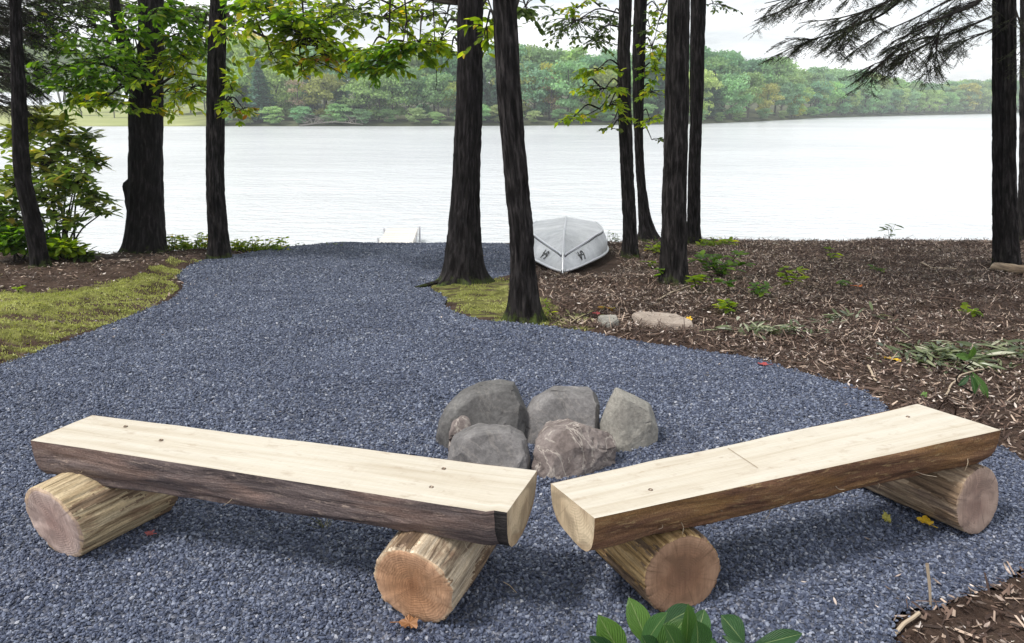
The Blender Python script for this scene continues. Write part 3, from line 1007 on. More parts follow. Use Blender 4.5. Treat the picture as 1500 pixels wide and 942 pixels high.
def far_tree(px, off, h, meshes, color, label, width=1.0, name='shore_tree', cat='tree', trunk=True):
    q = shore_at(px, off)
    e = empty(name, q, label, cat, 'trees along the far shore' if cat == 'tree' else 'bushes along the far waterline')
    e.rotation_euler.z = FR.uniform(0, 6.28)
    c = bpy.data.objects.new('crown', FR.choice(meshes))
    COL.objects.link(c)
    c.parent = e
    c.scale = (h * width, h * width, h)
    c.color = (*color, 1)
    if trunk:
        t_ = bpy.data.objects.new('trunk', FR.choice(FTR))
        COL.objects.link(t_)
        t_.parent = e
        t_.scale = (h, h, h)
    return e


LG = 'green broadleaf tree in the wooded far shore'
LGB = 'taller green tree rising behind the far shoreline trees'
LC = 'dark blue green conifer in the wooded far shore'
LY = 'pale yellow green tree in the wooded far shore'


def jit(c, s=0.18):
    k = 1 + FR.uniform(-s, s)
    return tuple(max(0.01, a * k * (1 + FR.uniform(-0.07, 0.07))) for a in c)


# skyline of the photograph: tree tops in pixels at each column
SKY = [(330, 75), (380, 55), (450, 60), (520, 66), (600, 76), (700, 66), (790, 68), (860, 72), (960, 74), (1030, 68), (1075, 72), (1110, 84), (1150, 95), (1165, 110), (1185, 106), (1230, 104), (1270, 112), (1310, 122), (1360, 127), (1430, 123), (1500, 122), (1600, 120)]


def top_h(px, off, lift=0.0):
    q = shore_at(px, off)
    ty = np.interp(px, [s[0] for s in SKY], [s[1] for s in SKY]) + lift - 9
    t = P(px, ty, q[1])
    return t[2] - q[2]


px = 335.0
while px < 1185:                                 # back rows
    for off in (26, 48):
        h = top_h(px, off, FR.uniform(0, 16))
        kind = FR.random()
        far_tree(px + FR.uniform(-8, 8), off + FR.uniform(-7, 7), h * FR.uniform(0.88, 1.02), CROWNS, jit(GREEN[FR.randrange(6)]), LGB, 1.0)
    px += FR.uniform(24, 32)
px = 335.0
while px < 1165:                                 # front row, foliage down to the water
    off = FR.uniform(5, 12)
    h = top_h(px, off) * FR.uniform(0.55, 0.82)
    k = FR.random()
    if k < 0.22:
        far_tree(px, off, h * 1.05, CONIF, jit((0.09, 0.18, 0.13)), LC, 1.3)
    elif k < 0.36:
        far_tree(px, off, h * 0.9, WIDE, jit((0.32, 0.37, 0.13)), LY, 1.0)
    else:
        far_tree(px, off, h, WIDE if k < 0.75 else CROWNS, jit(GREEN[FR.randrange(6)]), LG, 1.05)
    px += FR.uniform(19, 30)
px = 1160.0
while px < 1640:                                 # the shore running away to the right
    for off in (4, 22, 45):
        far_tree(px + FR.uniform(-5, 5), off + FR.uniform(-2, 4), top_h(px, off) * FR.uniform(0.82, 1.0) * (0.75 if off == 4 else 1), WIDE if off == 4 else CROWNS, jit(GREEN[FR.randrange(5)], 0.15), LG if off == 4 else LGB, 1.0)
    px += FR.uniform(11, 17)
# park on the left: lawn with spaced trees and a wood behind it
for px_, off, h in ((60, 130, 22), (95, 150, 20), (130, 120, 19), (165, 140, 21), (200, 150, 22), (235, 135, 22), (265, 150, 23), (300, 130, 22), (320, 60, 17), (30, 110, 19), (-20, 120, 20), (-70, 120, 20), (150, 170, 25), (250, 180, 27), (90, 180, 25)):
    far_tree(px_, off, h, CROWNS, jit((0.22, 0.30, 0.14)), 'green tree in the wood behind the far lawn', 1.1)
for px_, off, h in ((118, 40, 8), (165, 28, 7), (245, 42, 9), (262, 36, 8), (278, 48, 10), (300, 40, 9), (140, 60, 10), (208, 55, 9)):
    far_tree(px_, off, h, CROWNS[4:], jit((0.22, 0.30, 0.13)), 'small park tree standing on the pale far lawn', 1.25)
# trees that stand out
far_tree(372, 40, 19.0, CROWNS, (0.55, 0.48, 0.10), 'yellow crowned tree in the far wood right of the slim trunk', 1.05)
far_tree(438, 4.5, 8.8, SPARSE, (0.34, 0.26, 0.22), 'bare brownish half dead tree at the far waterline', 0.8)
far_tree(808, 6, 9.5, SPARSE, (0.36, 0.27, 0.18), 'thin brown tree at the far shore right of the leaning trunk', 0.9)
far_tree(805, 9, 12.0, CROWNS[4:], (0.44, 0.44, 0.10), 'yellow topped tree on the far shore beside the brown one', 0.8)
far_tree(540, 4.0, 9.8, WIDE, (0.24, 0.35, 0.15), 'broad light green willow like tree overhanging the far water', 1.25)
far_tree(1166, 2.5, 7.5, WIDE, (0.42, 0.42, 0.10), 'yellow green tree at the point of the wooded shore', 0.9)
far_tree(1415, 6, 14.0, WIDE, (0.36, 0.36, 0.12), 'rounded yellowish tree at the right end of the far shore', 1.0)
px = 320.0
while px < 1200:                                # bushes at the waterline
    far_tree(px, FR.uniform(0.6, 2.6), FR.uniform(1.8, 4.2), WIDE, jit(FR.choice([(0.22, 0.36, 0.18), (0.28, 0.40, 0.20), (0.20, 0.34, 0.20), (0.30, 0.38, 0.2)])),
             'low green bush at the far waterline', 1.5, 'shore_bush', 'bush', False)
    px += FR.uniform(16, 44)


# each far tree is named by what it stands between, counted from the left
ZONES = [(-1e9, 190, 'left of the thick trunk'), (190, 320, 'between the thick and slim left trunks'), (320, 687, 'between the slim and flared trunks'), (687, 748, 'between the flared and leaning trunks'),
         (748, 919, 'between the leaning trunk and the slender pair'), (919, 993, 'between the slender pair and furrowed trunk'), (993, 1230, 'just right of the furrowed trunk'), (1230, 1473, 'towards the hemlock'), (1473, 1e9, 'beyond the hemlock')]
ORD = ['first', 'second', 'third', 'fourth', 'fifth', 'sixth', 'seventh', 'eighth', 'ninth', 'tenth', 'eleventh', 'twelfth', 'thirteenth', 'fourteenth', 'fifteenth', 'sixteenth', 'seventeenth', 'eighteenth', 'nineteenth', 'twentieth'] + ['%dth' % k for k in range(21, 60)]
SHORT = {LG: 'front row green shore tree', LGB: 'tall back row tree', LC: 'dark conifer', LY: 'yellow green shore tree', 'low green bush at the far waterline': 'low waterline bush',
         'green tree in the wood behind the far lawn': 'green tree behind the lawn', 'small park tree standing on the pale far lawn': 'small lawn tree'}
buck = {}
for o in list(SC.objects):
    if o.get('label') in SHORT and o.get('category') in ('tree', 'bush'):
        px = CX + F_PX * o.location.x / (o.location.y * math.cos(PITCH))
        zn = next(z_[2] for z_ in ZONES if z_[0] <= px < z_[1])
        buck.setdefault((o['label'], zn), []).append((px, o))
for (l_, zn), lst in buck.items():
    lst.sort(key=lambda q_: q_[0])
    for k, (_, o) in enumerate(lst):
        l2 = ('%s across the lake %s' % (SHORT[l_], zn)) if len(lst) == 1 else ('%s %s across the lake %s' % (ORD[k], SHORT[l_], zn))
        if len(lst) > 1 and len(l2.split()) <= 13:
            l2 = l2.replace(' across', ' from the left across')
        if len(l2.split()) > 16:
            l2 = l2.replace(' across the lake', '')
        o['label'] = l2


# a bleached fallen tree along the far waterline
q = shore_at(480, 0.3)
e = empty('fallen_tree', q, 'bleached fallen tree lying along the far waterline', 'tree')
mb = MB()
v, f = tube_arrays(smooth_path([q + (-6, 0, 0.1), q + (-3, 0.4, 0.5), q + (1, 0, 0.9), q + (7, -0.4, 0.35)], 20), np.linspace(0.2, 0.06, 20), 8)
mb.add(v, f)
for k in range(26):
    b0 = q + np.array([FR.uniform(-6, 8), 0, 0.6])
    v, f = tube_arrays([b0, b0 + (FR.uniform(-1, 1.5), FR.uniform(-.6, .3), FR.uniform(.4, 1.1)), b0 + (FR.uniform(-2, 3), FR.uniform(-1, .4), FR.uniform(.6, 1.9))], [0.09, 0.06, 0.02], 5)
    mb.add(v, f)
m, t = new_mat('bleached_wood')
finish(t, (0.26, 0.24, 0.21), 0.8)
mb.build('trunk', m, e, True)

# ------------------------------------------------------------------ near trees
LEAF_V = np.array([(0, 0, 0), (.22, .20, .03), (.55, .25, .035), (.82, .13, .0), (1, 0, -.06), (.82, -.13, .0), (.55, -.25, .035), (.22, -.20, .03), (.5, 0, -.01)], float)
LEAF_F = np.array([(0, 8, 1), (1, 8, 2), (2, 8, 3), (3, 8, 4), (4, 8, 5), (5, 8, 6), (6, 8, 7), (7, 8, 0)])
LONG_V = np.array([(0, 0, 0), (.2, .09, .015), (.55, .135, .02), (.85, .07, -.02), (1, 0, -.06), (.85, -.07, -.02), (.55, -.135, .02), (.2, -.09, .015), (.5, 0, -.01)], float)
CHIP_V = np.array([(0, -.1, 0), (1, -.08, 0.02), (1.05, .07, 0), (.05, .12, .03)], float)
NEED_V = np.array([(0, -.06, 0), (1, -.05, 0), (1, .05, 0), (0, .06, 0)], float)


def trunk_mesh(mb, secs, Yd, flare=0.0, top_to=9.0, bottom=None, seed=0, ridges=16, stub=False):
    """secs: (pixel x left, pixel x right, pixel y) from base upwards at depth Yd"""
    pts = []
    for (xl, xr, yy) in secs:
        a, b = P(xl, yy, Yd), P(xr, yy, Yd)
        c = (a + b) / 2
        pts.append((*c, np.linalg.norm(b - a) / 2))
    pts = np.array(pts)
    dirn = pts[-1, :3] - pts[-3, :3]
    dirn /= np.linalg.norm(dirn)
    last = pts[-1].copy()
    L = top_to - last[2]
    ext = []
    for s in (0.34, 0.67, 1.0):
        e_ = last.copy()
        e_[:3] = last[:3] + dirn * L * s * np.array([0.7, 0.7, 1.0])
        e_[3] = last[3] * (1 - 0.72 * s)
        ext.append(e_)
    pts = np.concatenate([pts, ext])
    vis = smooth_path(pts[:-2], 120)
    up = smooth_path(pts[-3:], 14)
    path = np.concatenate([vis, up[1:]])
    # drop the foot below ground
    foot = path[0].copy()
    foot[2] = min(foot[2], float(base(foot[0], foot[1]))) - 0.3
    path = np.concatenate([[foot], path])
    n = 64
    a = np.linspace(0, 2 * PI, n, endpoint=False)
    m = len(path)
    z = path[:, 2]
    g = float(base(path[1, 0], path[1, 1]))
    hgt = np.maximum(0, z - g)
    rad = path[:, 3][:, None] * np.ones((1, n))
    r = np.random.default_rng(seed)
    ph = r.uniform(0, 2 * PI, 4)
    lob = 0.5 + 0.5 * np.cos(a * 5 + ph[0] + 0.8 * np.sin(a * 2 + ph[1]))
    rad = rad * (1 + (flare * np.exp(-hgt / 0.13))[:, None] * (0.15 + lob[None] ** 2 * 1.0))
    q = np.stack([np.cos(a)[None] * np.ones((m, 1)) * 2.6, np.sin(a)[None] * np.ones((m, 1)) * 2.6, (z * 0.8)[:, None] * np.ones((1, n))], -1) + seed * 3.1
    rad = rad * (1 + 0.06 * fbm(q * 0.6, 3))
    qq = np.stack([np.cos(a)[None] * np.ones((m, 1)) * ridges / 3, np.sin(a)[None] * np.ones((m, 1)) * ridges / 3, (z * 3.0)[:, None] * np.ones((1, n))], -1) + seed
    rad = rad + 0.015 * (1 - 2 * np.abs(fbm(qq, 3)))
    x = path[:, 0][:, None] + rad * np.cos(a)[None]
    y = path[:, 1][:, None] + rad * np.sin(a)[None]
    v = np.stack([x, y, z[:, None] * np.ones((1, n))], -1).reshape(-1, 3)
    i = np.arange(m - 1)[:, None] * n
    j = np.arange(n)[None]
    f = np.stack([i + j, i + (j + 1) % n, i + n + (j + 1) % n, i + n + j], -1).reshape(-1, 4)
    # uv: along, around (mirrored so that it closes)
    ua = np.abs(a - PI)
    uv = np.stack([z[:, None] * np.ones((1, n)), (ua * path[:, 3].mean())[None] * np.ones((m, 1))], -1).reshape(-1, 2)
    mossy = np.exp(-hgt / 0.22)[:, None] * np.ones((1, n))
    mb.add(v, f, mossy.ravel(), uv)
    return path


def tube_uv(mb, pts, rad, n=8, rnd=0.0):
    v, f = tube_arrays(pts, rad, n)
    m = len(pts)
    d = np.concatenate([[0], np.cumsum(np.linalg.norm(np.diff(np.asarray(pts), axis=0), axis=1))])
    uv = np.stack([np.repeat(d, n), np.tile(np.abs(np.linspace(-PI, PI, n)), m) * 0.05], 1)
    mb.add(v, f, rnd, uv)


def high_crown(mb_leaf, mb_br, path, n, zlo, zhi, spread, leaf, r):
    """limbs and leaf clumps above the frame"""
    top = path[-1]
    for k in range(9):
        kk = int(len(path) * r.uniform(0.86, 0.99))
        s = path[kk, :3]
        a = r.uniform(0, 2 * PI)
        L = spread * r.uniform(0.5, 1.0)
        e_ = s + np.array([math.cos(a) * L, math.sin(a) * L, r.uniform(0.6, 2.2)])
        if e_[1] < 14.5 and e_[2] < zlo:
            e_[2] = zlo + 0.3
        mid = (s + e_) / 2 + np.array([0, 0, 0.3])
        tube_uv(mb_br, smooth_path([s, mid, e_], 10), np.linspace(0.06, 0.012, 10), 6)
        for c in range(5):
            t_ = r.uniform(0.4, 1.05)
            cc = s + (e_ - s) * t_ + r.normal(0, 0.35, 3)
            cn = n // 45
            pos = cc + r.normal(0, 1, (cn, 3)) * np.array([0.55, 0.55, 0.28])
            pos[:, 2] = np.maximum(pos[:, 2], zlo)
            M = frames(r.normal(0, 1, (cn, 3)) * np.array([1, 1, .4]), np.tile([0, 0, 1.0], (cn, 1)) + r.normal(0, .4, (cn, 3)))
            mb_leaf.inst(LEAF_V, LEAF_F, M, pos, leaf * r.uniform(.7, 1.3, cn), r.uniform(0, 1, cn))


def spray(mb_leaf, mb_br, anchor, c, rx, ry, rz, n, leaf, r, tv=LEAF_V, droop=0.25, conn=True, per=9, flat=0.35, hue=(0, 1)):
    """a bough: thin stem from anchor into the clump centre c, side twigs, alternate leaves along each"""
    anchor = np.asarray(anchor, float)
    c = np.asarray(c, float)
    nt = max(2, n // per)
    if conn:
        mid = (anchor + c) / 2 + np.array([0, 0, 0.12])
        tube_uv(mb_br, smooth_path([anchor, mid, c], 10), np.linspace(0.013, 0.006, 10), 5)
    for k in range(nt):
        o = r.normal(0, 0.5, 3) * np.array([rx, rz, ry])
        s = c + o * 0.55
        d = np.array([o[0], o[1], o[2] * 0.3]) + r.normal(0, 0.25, 3) * np.array([rx, rz, ry * .5])
        d /= np.linalg.norm(d) + 1e-6
        L = r.uniform(0.5, 1.0) * min(0.62, 0.9 * (rx + ry) / 2 + 0.1)
        ts = np.linspace(0, 1, 5)
        pts = s + d * (ts * L)[:, None] + np.array([0, 0, -droop * L])[None] * (ts ** 2)[:, None]
        tube_uv(mb_br, pts, np.linspace(0.0045, 0.0015, 5), 4)
        if r.uniform() < 0.6 and conn:
            tube_uv(mb_br, smooth_path([c + o * 0.05, (c + s) / 2 + np.array([0, 0, .02]), s], 4), np.linspace(0.006, 0.0045, 4), 4)
        tt = r.uniform(0.1, 1.0, per)
        pos = s + d * (tt * L)[:, None] + np.array([0, 0, -droop * L])[None] * (tt ** 2)[:, None]
        side = np.cross(d, [0, 0, 1.0])
        side /= np.linalg.norm(side) + 1e-6
        sg = np.where(np.arange(per) % 2, 1, -1)[:, None]
        ld = d[None] * 0.6 + side[None] * sg * r.uniform(.4, 1.0, (per, 1)) + np.array([0, 0, -1.0]) * r.uniform(0.0, 0.75, (per, 1)) + r.normal(0, .2, (per, 3))
        M = frames(ld, np.tile([0, 0, 1.0], (per, 1)) + r.normal(0, flat, (per, 3)))
        mb_leaf.inst(tv, LEAF_F, M, pos, leaf * r.uniform(.65, 1.25, per), r.uniform(*hue, per))


def make_tree(name, label, secs, flare, bark, seed, crown_mat, boughs=(), crown_n=900, spread=3.0, extra=None, top=9.0, depth=None, group='trees standing on the near bank', limb=None, leaf=0.15):
    b = secs[0]
    g = G((b[0] + b[1]) / 2, b[2])
    Yd = g[1] if depth is None else depth
    e = empty(name, (P((b[0] + b[1]) / 2, b[2], Yd)), label, 'tree', group)
    r = np.random.default_rng(seed + 100)
    mt = MB()
    path = trunk_mesh(mt, secs, Yd, flare, top, seed=seed)
    if extra:
        extra(mt, Yd, path)
    mt.build('trunk', bark, e, True)
    mb_br = MB()
    ml = MB()
    high_crown(ml, mb_br, path, crown_n, 4.6, top + 2, spread, leaf, r)
    ml.build('crown', crown_mat, e)
    if limb:
        for pts, r0, r1 in limb:
            w3 = [P(a, b_, Yd + dy) for a, b_, dy in pts]
            lb_ = MB()
            tube_uv(lb_, smooth_path(w3, 24), np.linspace(r0, r1, 24), 7)
            lb_.build('branch', MAT['twig'], e, True)
    mats_ = {}
    for (cx, cy, rx, ry, dy, n, leaf_s, mk, anchor) in boughs:
        k = mats_.setdefault(mk, MB())
        Yb = Yd + dy
        c = P(cx, cy, Yb)
        s = Yb / (F_PX * math.cos(PITCH))
        an = P(anchor[0], anchor[1], Yd + (anchor[2] if len(anchor) > 2 else 0))
        spray(k, mb_br, an, c, rx * s, ry * s, max(rx, ry) * s * 0.8, int(n * 2.6), leaf_s * .9, r)
    for mk, k in mats_.items():
        k.build('foliage', MAT[mk], e)
    if mb_br.n:
        mb_br.build('twigs', MAT['twig'], e, True)['kind'] = 'stuff'
    return e, Yd, path


# T2: big trunk with a broken limb stub
def stub2(mt, Yd, path):
    pts = smooth_path([P(214, 350, Yd), P(205, 318, Yd), P(197, 290, Yd), P(192, 272, Yd), P(189, 263, Yd), P(188.5, 261.5, Yd)], 20)
    v, f = tube_arrays(pts, np.r_[np.linspace(.22, .17, 6), np.linspace(.165, .115, 10), .115, .11, .085, .01], 18)
    v = v + 0.02 * np.stack([fbm(v * 9 + k, 2) for k in range(3)], 1)
    mt.add(v, f, 0.0, np.c_[v[:, 2], v[:, 0]])
    pts = smooth_path([P(205, 140, Yd), P(192, 108, Yd - .05), P(183, 72, Yd - .1), P(172, 30, Yd - .2), P(160, -40, Yd - .3)], 22)
    v, f = tube_arrays(pts, np.linspace(0.12, 0.05, 22), 14)
    v = v + 0.01 * np.stack([fbm(v * 9 + k, 2) for k in range(3)], 1)
    mt.add(v, f, 0.0, np.c_[v[:, 2], v[:, 0]])


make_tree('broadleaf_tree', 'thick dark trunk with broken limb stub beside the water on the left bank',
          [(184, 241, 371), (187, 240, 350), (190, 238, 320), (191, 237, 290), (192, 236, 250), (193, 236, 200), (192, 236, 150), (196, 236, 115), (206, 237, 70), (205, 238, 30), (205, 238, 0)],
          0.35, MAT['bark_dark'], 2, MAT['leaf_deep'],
          [(150, 85, 50, 28, -.7, 140, .125, 'leaf_deep', (200, 120)), (115, 108, 50, 28, -.9, 130, .125, 'leaf_deep', (200, 128)), (165, 112, 26, 22, -1.0, 60, .12, 'leaf_deep', (205, 130)),
           (158, 142, 28, 15, -1.1, 60, .115, 'leaf_bright', (200, 130)), (130, 146, 28, 13, -.9, 40, .115, 'leaf_bright', (190, 125)), (180, 150, 12, 12, -1.1, 24, .11, 'leaf_deep', (200, 135)),
           (226, 18, 30, 26, -1.0, 90, .13, 'leaf_deep', (222, 60)), (196, 55, 24, 22, -.9, 50, .125, 'leaf_deep', (205, 90)), (268, 85, 34, 28, -.6, 120, .125, 'leaf_bright', (236, 120)),
           (282, 128, 36, 26, -.5, 120, .115, 'leaf_bright', (236, 140)), (258, 55, 30, 22, -.7, 80, .125, 'leaf_deep', (236, 90)), (256, 140, 18, 20, .4, 60, .11, 'leaf_bright', (232, 150)),
           (212, 160, 24, 8, -.8, 34, .11, 'leaf_bright', (212, 140)), (205, 118, 16, 7, -1.1, 16, .11, 'leaf_bright', (212, 120)),
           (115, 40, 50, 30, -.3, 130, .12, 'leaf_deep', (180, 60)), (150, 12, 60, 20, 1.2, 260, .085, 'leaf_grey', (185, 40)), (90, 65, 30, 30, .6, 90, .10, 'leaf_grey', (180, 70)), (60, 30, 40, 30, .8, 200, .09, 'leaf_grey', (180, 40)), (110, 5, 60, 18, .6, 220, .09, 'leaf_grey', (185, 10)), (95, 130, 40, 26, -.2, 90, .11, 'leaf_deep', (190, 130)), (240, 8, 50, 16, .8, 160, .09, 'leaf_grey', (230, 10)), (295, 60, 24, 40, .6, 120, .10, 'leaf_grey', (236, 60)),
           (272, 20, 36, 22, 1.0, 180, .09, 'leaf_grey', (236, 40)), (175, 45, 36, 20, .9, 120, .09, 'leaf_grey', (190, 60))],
          650, 3.0, stub2,
          limb=[([(195, 118, 0), (160, 95, -.5), (120, 90, -.9), (85, 100, -1.0)], .03, .008), ([(205, 130, 0), (185, 125, -.7), (160, 138, -1.1)], .02, .006), ([(233, 125, 0), (262, 105, -.5), (300, 112, -.6)], .022, .006), ([(208, 60, 0), (190, 78, -.5), (178, 85, -.7)], .015, .005)])

# T3: slim straight trunk
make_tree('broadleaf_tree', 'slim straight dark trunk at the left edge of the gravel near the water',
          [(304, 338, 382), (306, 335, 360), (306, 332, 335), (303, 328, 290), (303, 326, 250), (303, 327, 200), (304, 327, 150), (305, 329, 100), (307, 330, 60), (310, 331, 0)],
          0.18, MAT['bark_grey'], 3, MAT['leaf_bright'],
          [(400, 25, 50, 28, -1.2, 170, .115, 'leaf_bright', (331, 10)), (450, 55, 45, 30, -1.3, 170, .115, 'leaf_bright', (400, 60, -1.0)), (395, 80, 28, 18, -1.2, 40, .105, 'leaf_bright', (390, 60, -1.0)),
           (440, 92, 38, 18, -1.2, 90, .11, 'leaf_bright', (440, 70, -1.1)), (468, 78, 26, 14, -1.2, 30, .10, 'leaf_autumn', (450, 66, -1.1)), (485, 25, 35, 28, -.8, 110, .105, 'leaf_bright', (420, 40, -1.0)),
           (340, 40, 24, 30, -.6, 60, .11, 'leaf_bright', (330, 20)), (345, 158, 22, 14, -.4, 40, .10, 'leaf_bright', (328, 150)), (357, 160, 10, 8, -.4, 12, .10, 'leaf_autumn', (330, 150)), (340, 130, 16, 25, -.2, 40, .11, 'leaf_bright', (328, 130)),
           (510, 85, 24, 10, -1.1, 30, .105, 'leaf_deep', (500, 75, -1.1)), (300, 35, 26, 30, .3, 90, .11, 'leaf_deep', (310, 30)), (465, 10, 60, 16, -.2, 90, .10, 'leaf_bright', (380, 10, -.5)),
           (375, 5, 40, 14, -.9, 90, .115, 'leaf_deep', (335, 0)), (435, 30, 24, 22, -1.4, 70, .115, 'leaf_deep', (410, 40, -1.1))],
          900, 2.8,
          limb=[([(331, 20, 0), (350, 36, -.5), (390, 55, -1.0), (450, 66, -1.2), (490, 70, -1.2), (512, 80, -1.1)], .022, .005), ([(364, 0, -.7), (380, 40, -1.1), (402, 85, -1.3)], .016, .005),
                ([(442, -5, -1.2), (446, 40, -1.3), (451, 92, -1.3)], .012, .004), ([(450, 85, -1.3), (480, 96, -1.3), (508, 112, -1.3)], .008, .003)])

# T4: flared trunk at the gravel edge
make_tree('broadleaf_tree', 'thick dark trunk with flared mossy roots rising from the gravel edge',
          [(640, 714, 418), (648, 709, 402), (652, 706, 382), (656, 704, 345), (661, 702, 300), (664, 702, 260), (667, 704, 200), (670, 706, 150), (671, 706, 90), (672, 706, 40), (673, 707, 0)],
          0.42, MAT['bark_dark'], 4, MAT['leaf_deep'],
          [(560, 25, 45, 24, 1.0, 90, .105, 'leaf_bright', (673, 0)), (590, 70, 38, 18, .4, 75, .125, 'leaf_deep', (600, 30, .6)), (555, 92, 32, 14, .4, 60, .125, 'leaf_deep', (590, 60, .5)),
           (615, 62, 38, 14, .3, 90, .125, 'leaf_bright', (620, 20, .6)), (540, 78, 20, 16, .5, 40, .12, 'leaf_bright', (570, 60, .5)), (575, 98, 18, 9, .4, 30, .12, 'leaf_bright', (575, 80, .4)),
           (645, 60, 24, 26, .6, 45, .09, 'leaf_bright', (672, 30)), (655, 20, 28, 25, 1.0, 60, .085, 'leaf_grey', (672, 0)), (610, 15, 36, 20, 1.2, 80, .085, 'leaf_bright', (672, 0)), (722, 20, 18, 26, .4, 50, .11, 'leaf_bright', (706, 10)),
           (660, 80, 16, 14, .5, 20, .09, 'leaf_bright', (670, 60)), (520, 15, 30, 20, .9, 50, .10, 'leaf_grey', (580, 10, .9)), (715, 75, 10, 14, .3, 16, .1, 'leaf_bright', (706, 70))],
          1100, 3.2,
          limb=[([(572, -10, .5), (570, 40, .5), (568, 105, .4)], .012, .004), ([(592, -10, .6), (596, 30, .6), (597, 60, .5)], .010, .004), ([(634, -5, .6), (637, 60, .6), (640, 120, .6), (638, 132, .6)], .008, .003),
                ([(672, 4, .1), (640, 2, .6), (592, -12, .8), (560, -8, .7)], .03, .010)])

# T5: leaning trunk
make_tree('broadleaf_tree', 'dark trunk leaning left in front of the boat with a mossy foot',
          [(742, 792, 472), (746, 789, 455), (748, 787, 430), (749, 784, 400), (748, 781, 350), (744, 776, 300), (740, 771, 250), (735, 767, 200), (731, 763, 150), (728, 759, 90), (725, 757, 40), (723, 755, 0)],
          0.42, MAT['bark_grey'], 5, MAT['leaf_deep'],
          [(770, 10, 16, 16, .8, 40, .09, 'leaf_grey', (756, 10)), (712, 40, 12, 22, .5, 30, .10, 'leaf_bright', (726, 30))], 900, 2.6)

# T6 pair
make_tree('broadleaf_tree', 'slender trunk on the mulch right of the boat, front stem of a pair',
          [(911, 936, 379), (913, 933, 360), (913, 931, 330), (912, 929, 290), (910, 927, 250), (908, 925, 200), (906, 923, 150), (905, 922, 80), (907, 923, 40), (908, 924, 0)],
          0.22, MAT['bark_grey'], 6, MAT['leaf_bright'],
          [(875, 102, 26, 8, -.4, 40, .10, 'leaf_bright', (910, 98)), (886, 130, 26, 12, -.4, 55, .10, 'leaf_bright', (910, 125)), (852, 128, 10, 6, -.4, 12, .095, 'leaf_bright', (880, 128, -.4)), (840, 172, 14, 9, -.5, 30, .10, 'leaf_bright', (880, 160, -.4)),
           (893, 155, 20, 14, -.3, 40, .095, 'leaf_bright', (910, 140)), (900, 175, 14, 8, -.2, 14, .09, 'leaf_bright', (912, 170)), (895, 190, 14, 6, -.2, 10, .08, 'leaf_grey', (913, 185)),
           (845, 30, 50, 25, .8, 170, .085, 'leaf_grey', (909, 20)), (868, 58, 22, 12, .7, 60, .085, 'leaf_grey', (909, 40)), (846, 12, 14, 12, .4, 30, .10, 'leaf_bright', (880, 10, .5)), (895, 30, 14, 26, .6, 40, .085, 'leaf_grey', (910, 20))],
          700, 2.4,
          limb=[([(909, 98, 0), (892, 97, -.3), (868, 106, -.4)], .012, .004), ([(910, 118, 0), (900, 130, -.3), (880, 158, -.4), (852, 172, -.5)], .011, .004), ([(908, 96, 0), (902, 86, -.1), (898, 82, -.1)], .006, .002)])
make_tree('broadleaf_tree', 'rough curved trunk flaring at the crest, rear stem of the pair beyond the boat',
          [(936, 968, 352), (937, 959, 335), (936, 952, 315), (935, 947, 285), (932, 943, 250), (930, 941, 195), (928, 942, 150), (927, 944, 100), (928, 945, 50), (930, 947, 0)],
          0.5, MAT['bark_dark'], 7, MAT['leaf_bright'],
          [(955, 70, 18, 28, -.2, 70, .105, 'leaf_bright', (942, 60)), (962, 105, 16, 14, -.2, 40, .10, 'leaf_bright', (942, 100)), (955, 135, 20, 9, -.2, 40, .10, 'leaf_bright', (941, 130)), (952, 175, 14, 9, -.3, 30, .10, 'leaf_bright', (940, 165)),
           (965, 15, 18, 20, .2, 50, .09, 'leaf_bright', (945, 10)), (955, 205, 18, 8, -.3, 16, .075, 'leaf_grey', (938, 190)), (945, 115, 10, 10, -.3, 20, .10, 'leaf_deep', (942, 110)), (952, 40, 12, 14, -.1, 30, .10, 'leaf_grey', (944, 40))],
          700, 2.4, limb=[([(977, 0, .1), (965, 30, 0), (958, 60, -.1)], .012, .004), ([(978, 55, .1), (966, 88, 0), (946, 108, -.1)], .010, .004)])

# T7 pair
make_tree('broadleaf_tree', 'straight furrowed trunk standing in the mulch, front one of two overlapping trunks',
          [(965, 1010, 417), (968, 1006, 400), (970, 1005, 360), (971, 1004, 320), (972, 1004, 280), (974, 1005, 240), (975, 1007, 190), (976, 1008, 150), (978, 1008, 80), (980, 1009, 0)],
          0.12, MAT['bark_grey'], 8, MAT['leaf_deep'], [], 900, 2.6)
make_tree('broadleaf_tree', 'black smooth trunk at the crest, rear one of two overlapping trunks',
          [(1004, 1027, 360), (1007, 1025, 340), (1008, 1025, 300), (1009, 1025, 250), (1011, 1027, 200), (1012, 1029, 150), (1012, 1031, 70), (1013, 1033, 0)],
          0.16, MAT['bark_dark'], 9, MAT['leaf_deep'], [(1045, 6, 24, 9, .5, 40, .075, 'leaf_grey', (1031, 0))], 800, 2.6)

# T1: bent trunk at the left edge
make_tree('broadleaf_tree', 'thin bent dark trunk among the shrubs at the far left edge',
          [(47, 72, 395), (46, 66, 370), (40, 62, 340), (33, 53, 305), (27, 46, 275), (22, 41, 240), (20, 38, 190), (19, 36, 140), (18, 33, 90), (17, 30, 40), (16, 29, 0)],
          0.25, MAT['bark_dark'], 1, MAT['leaf_deep'], [], 200, 2.4)


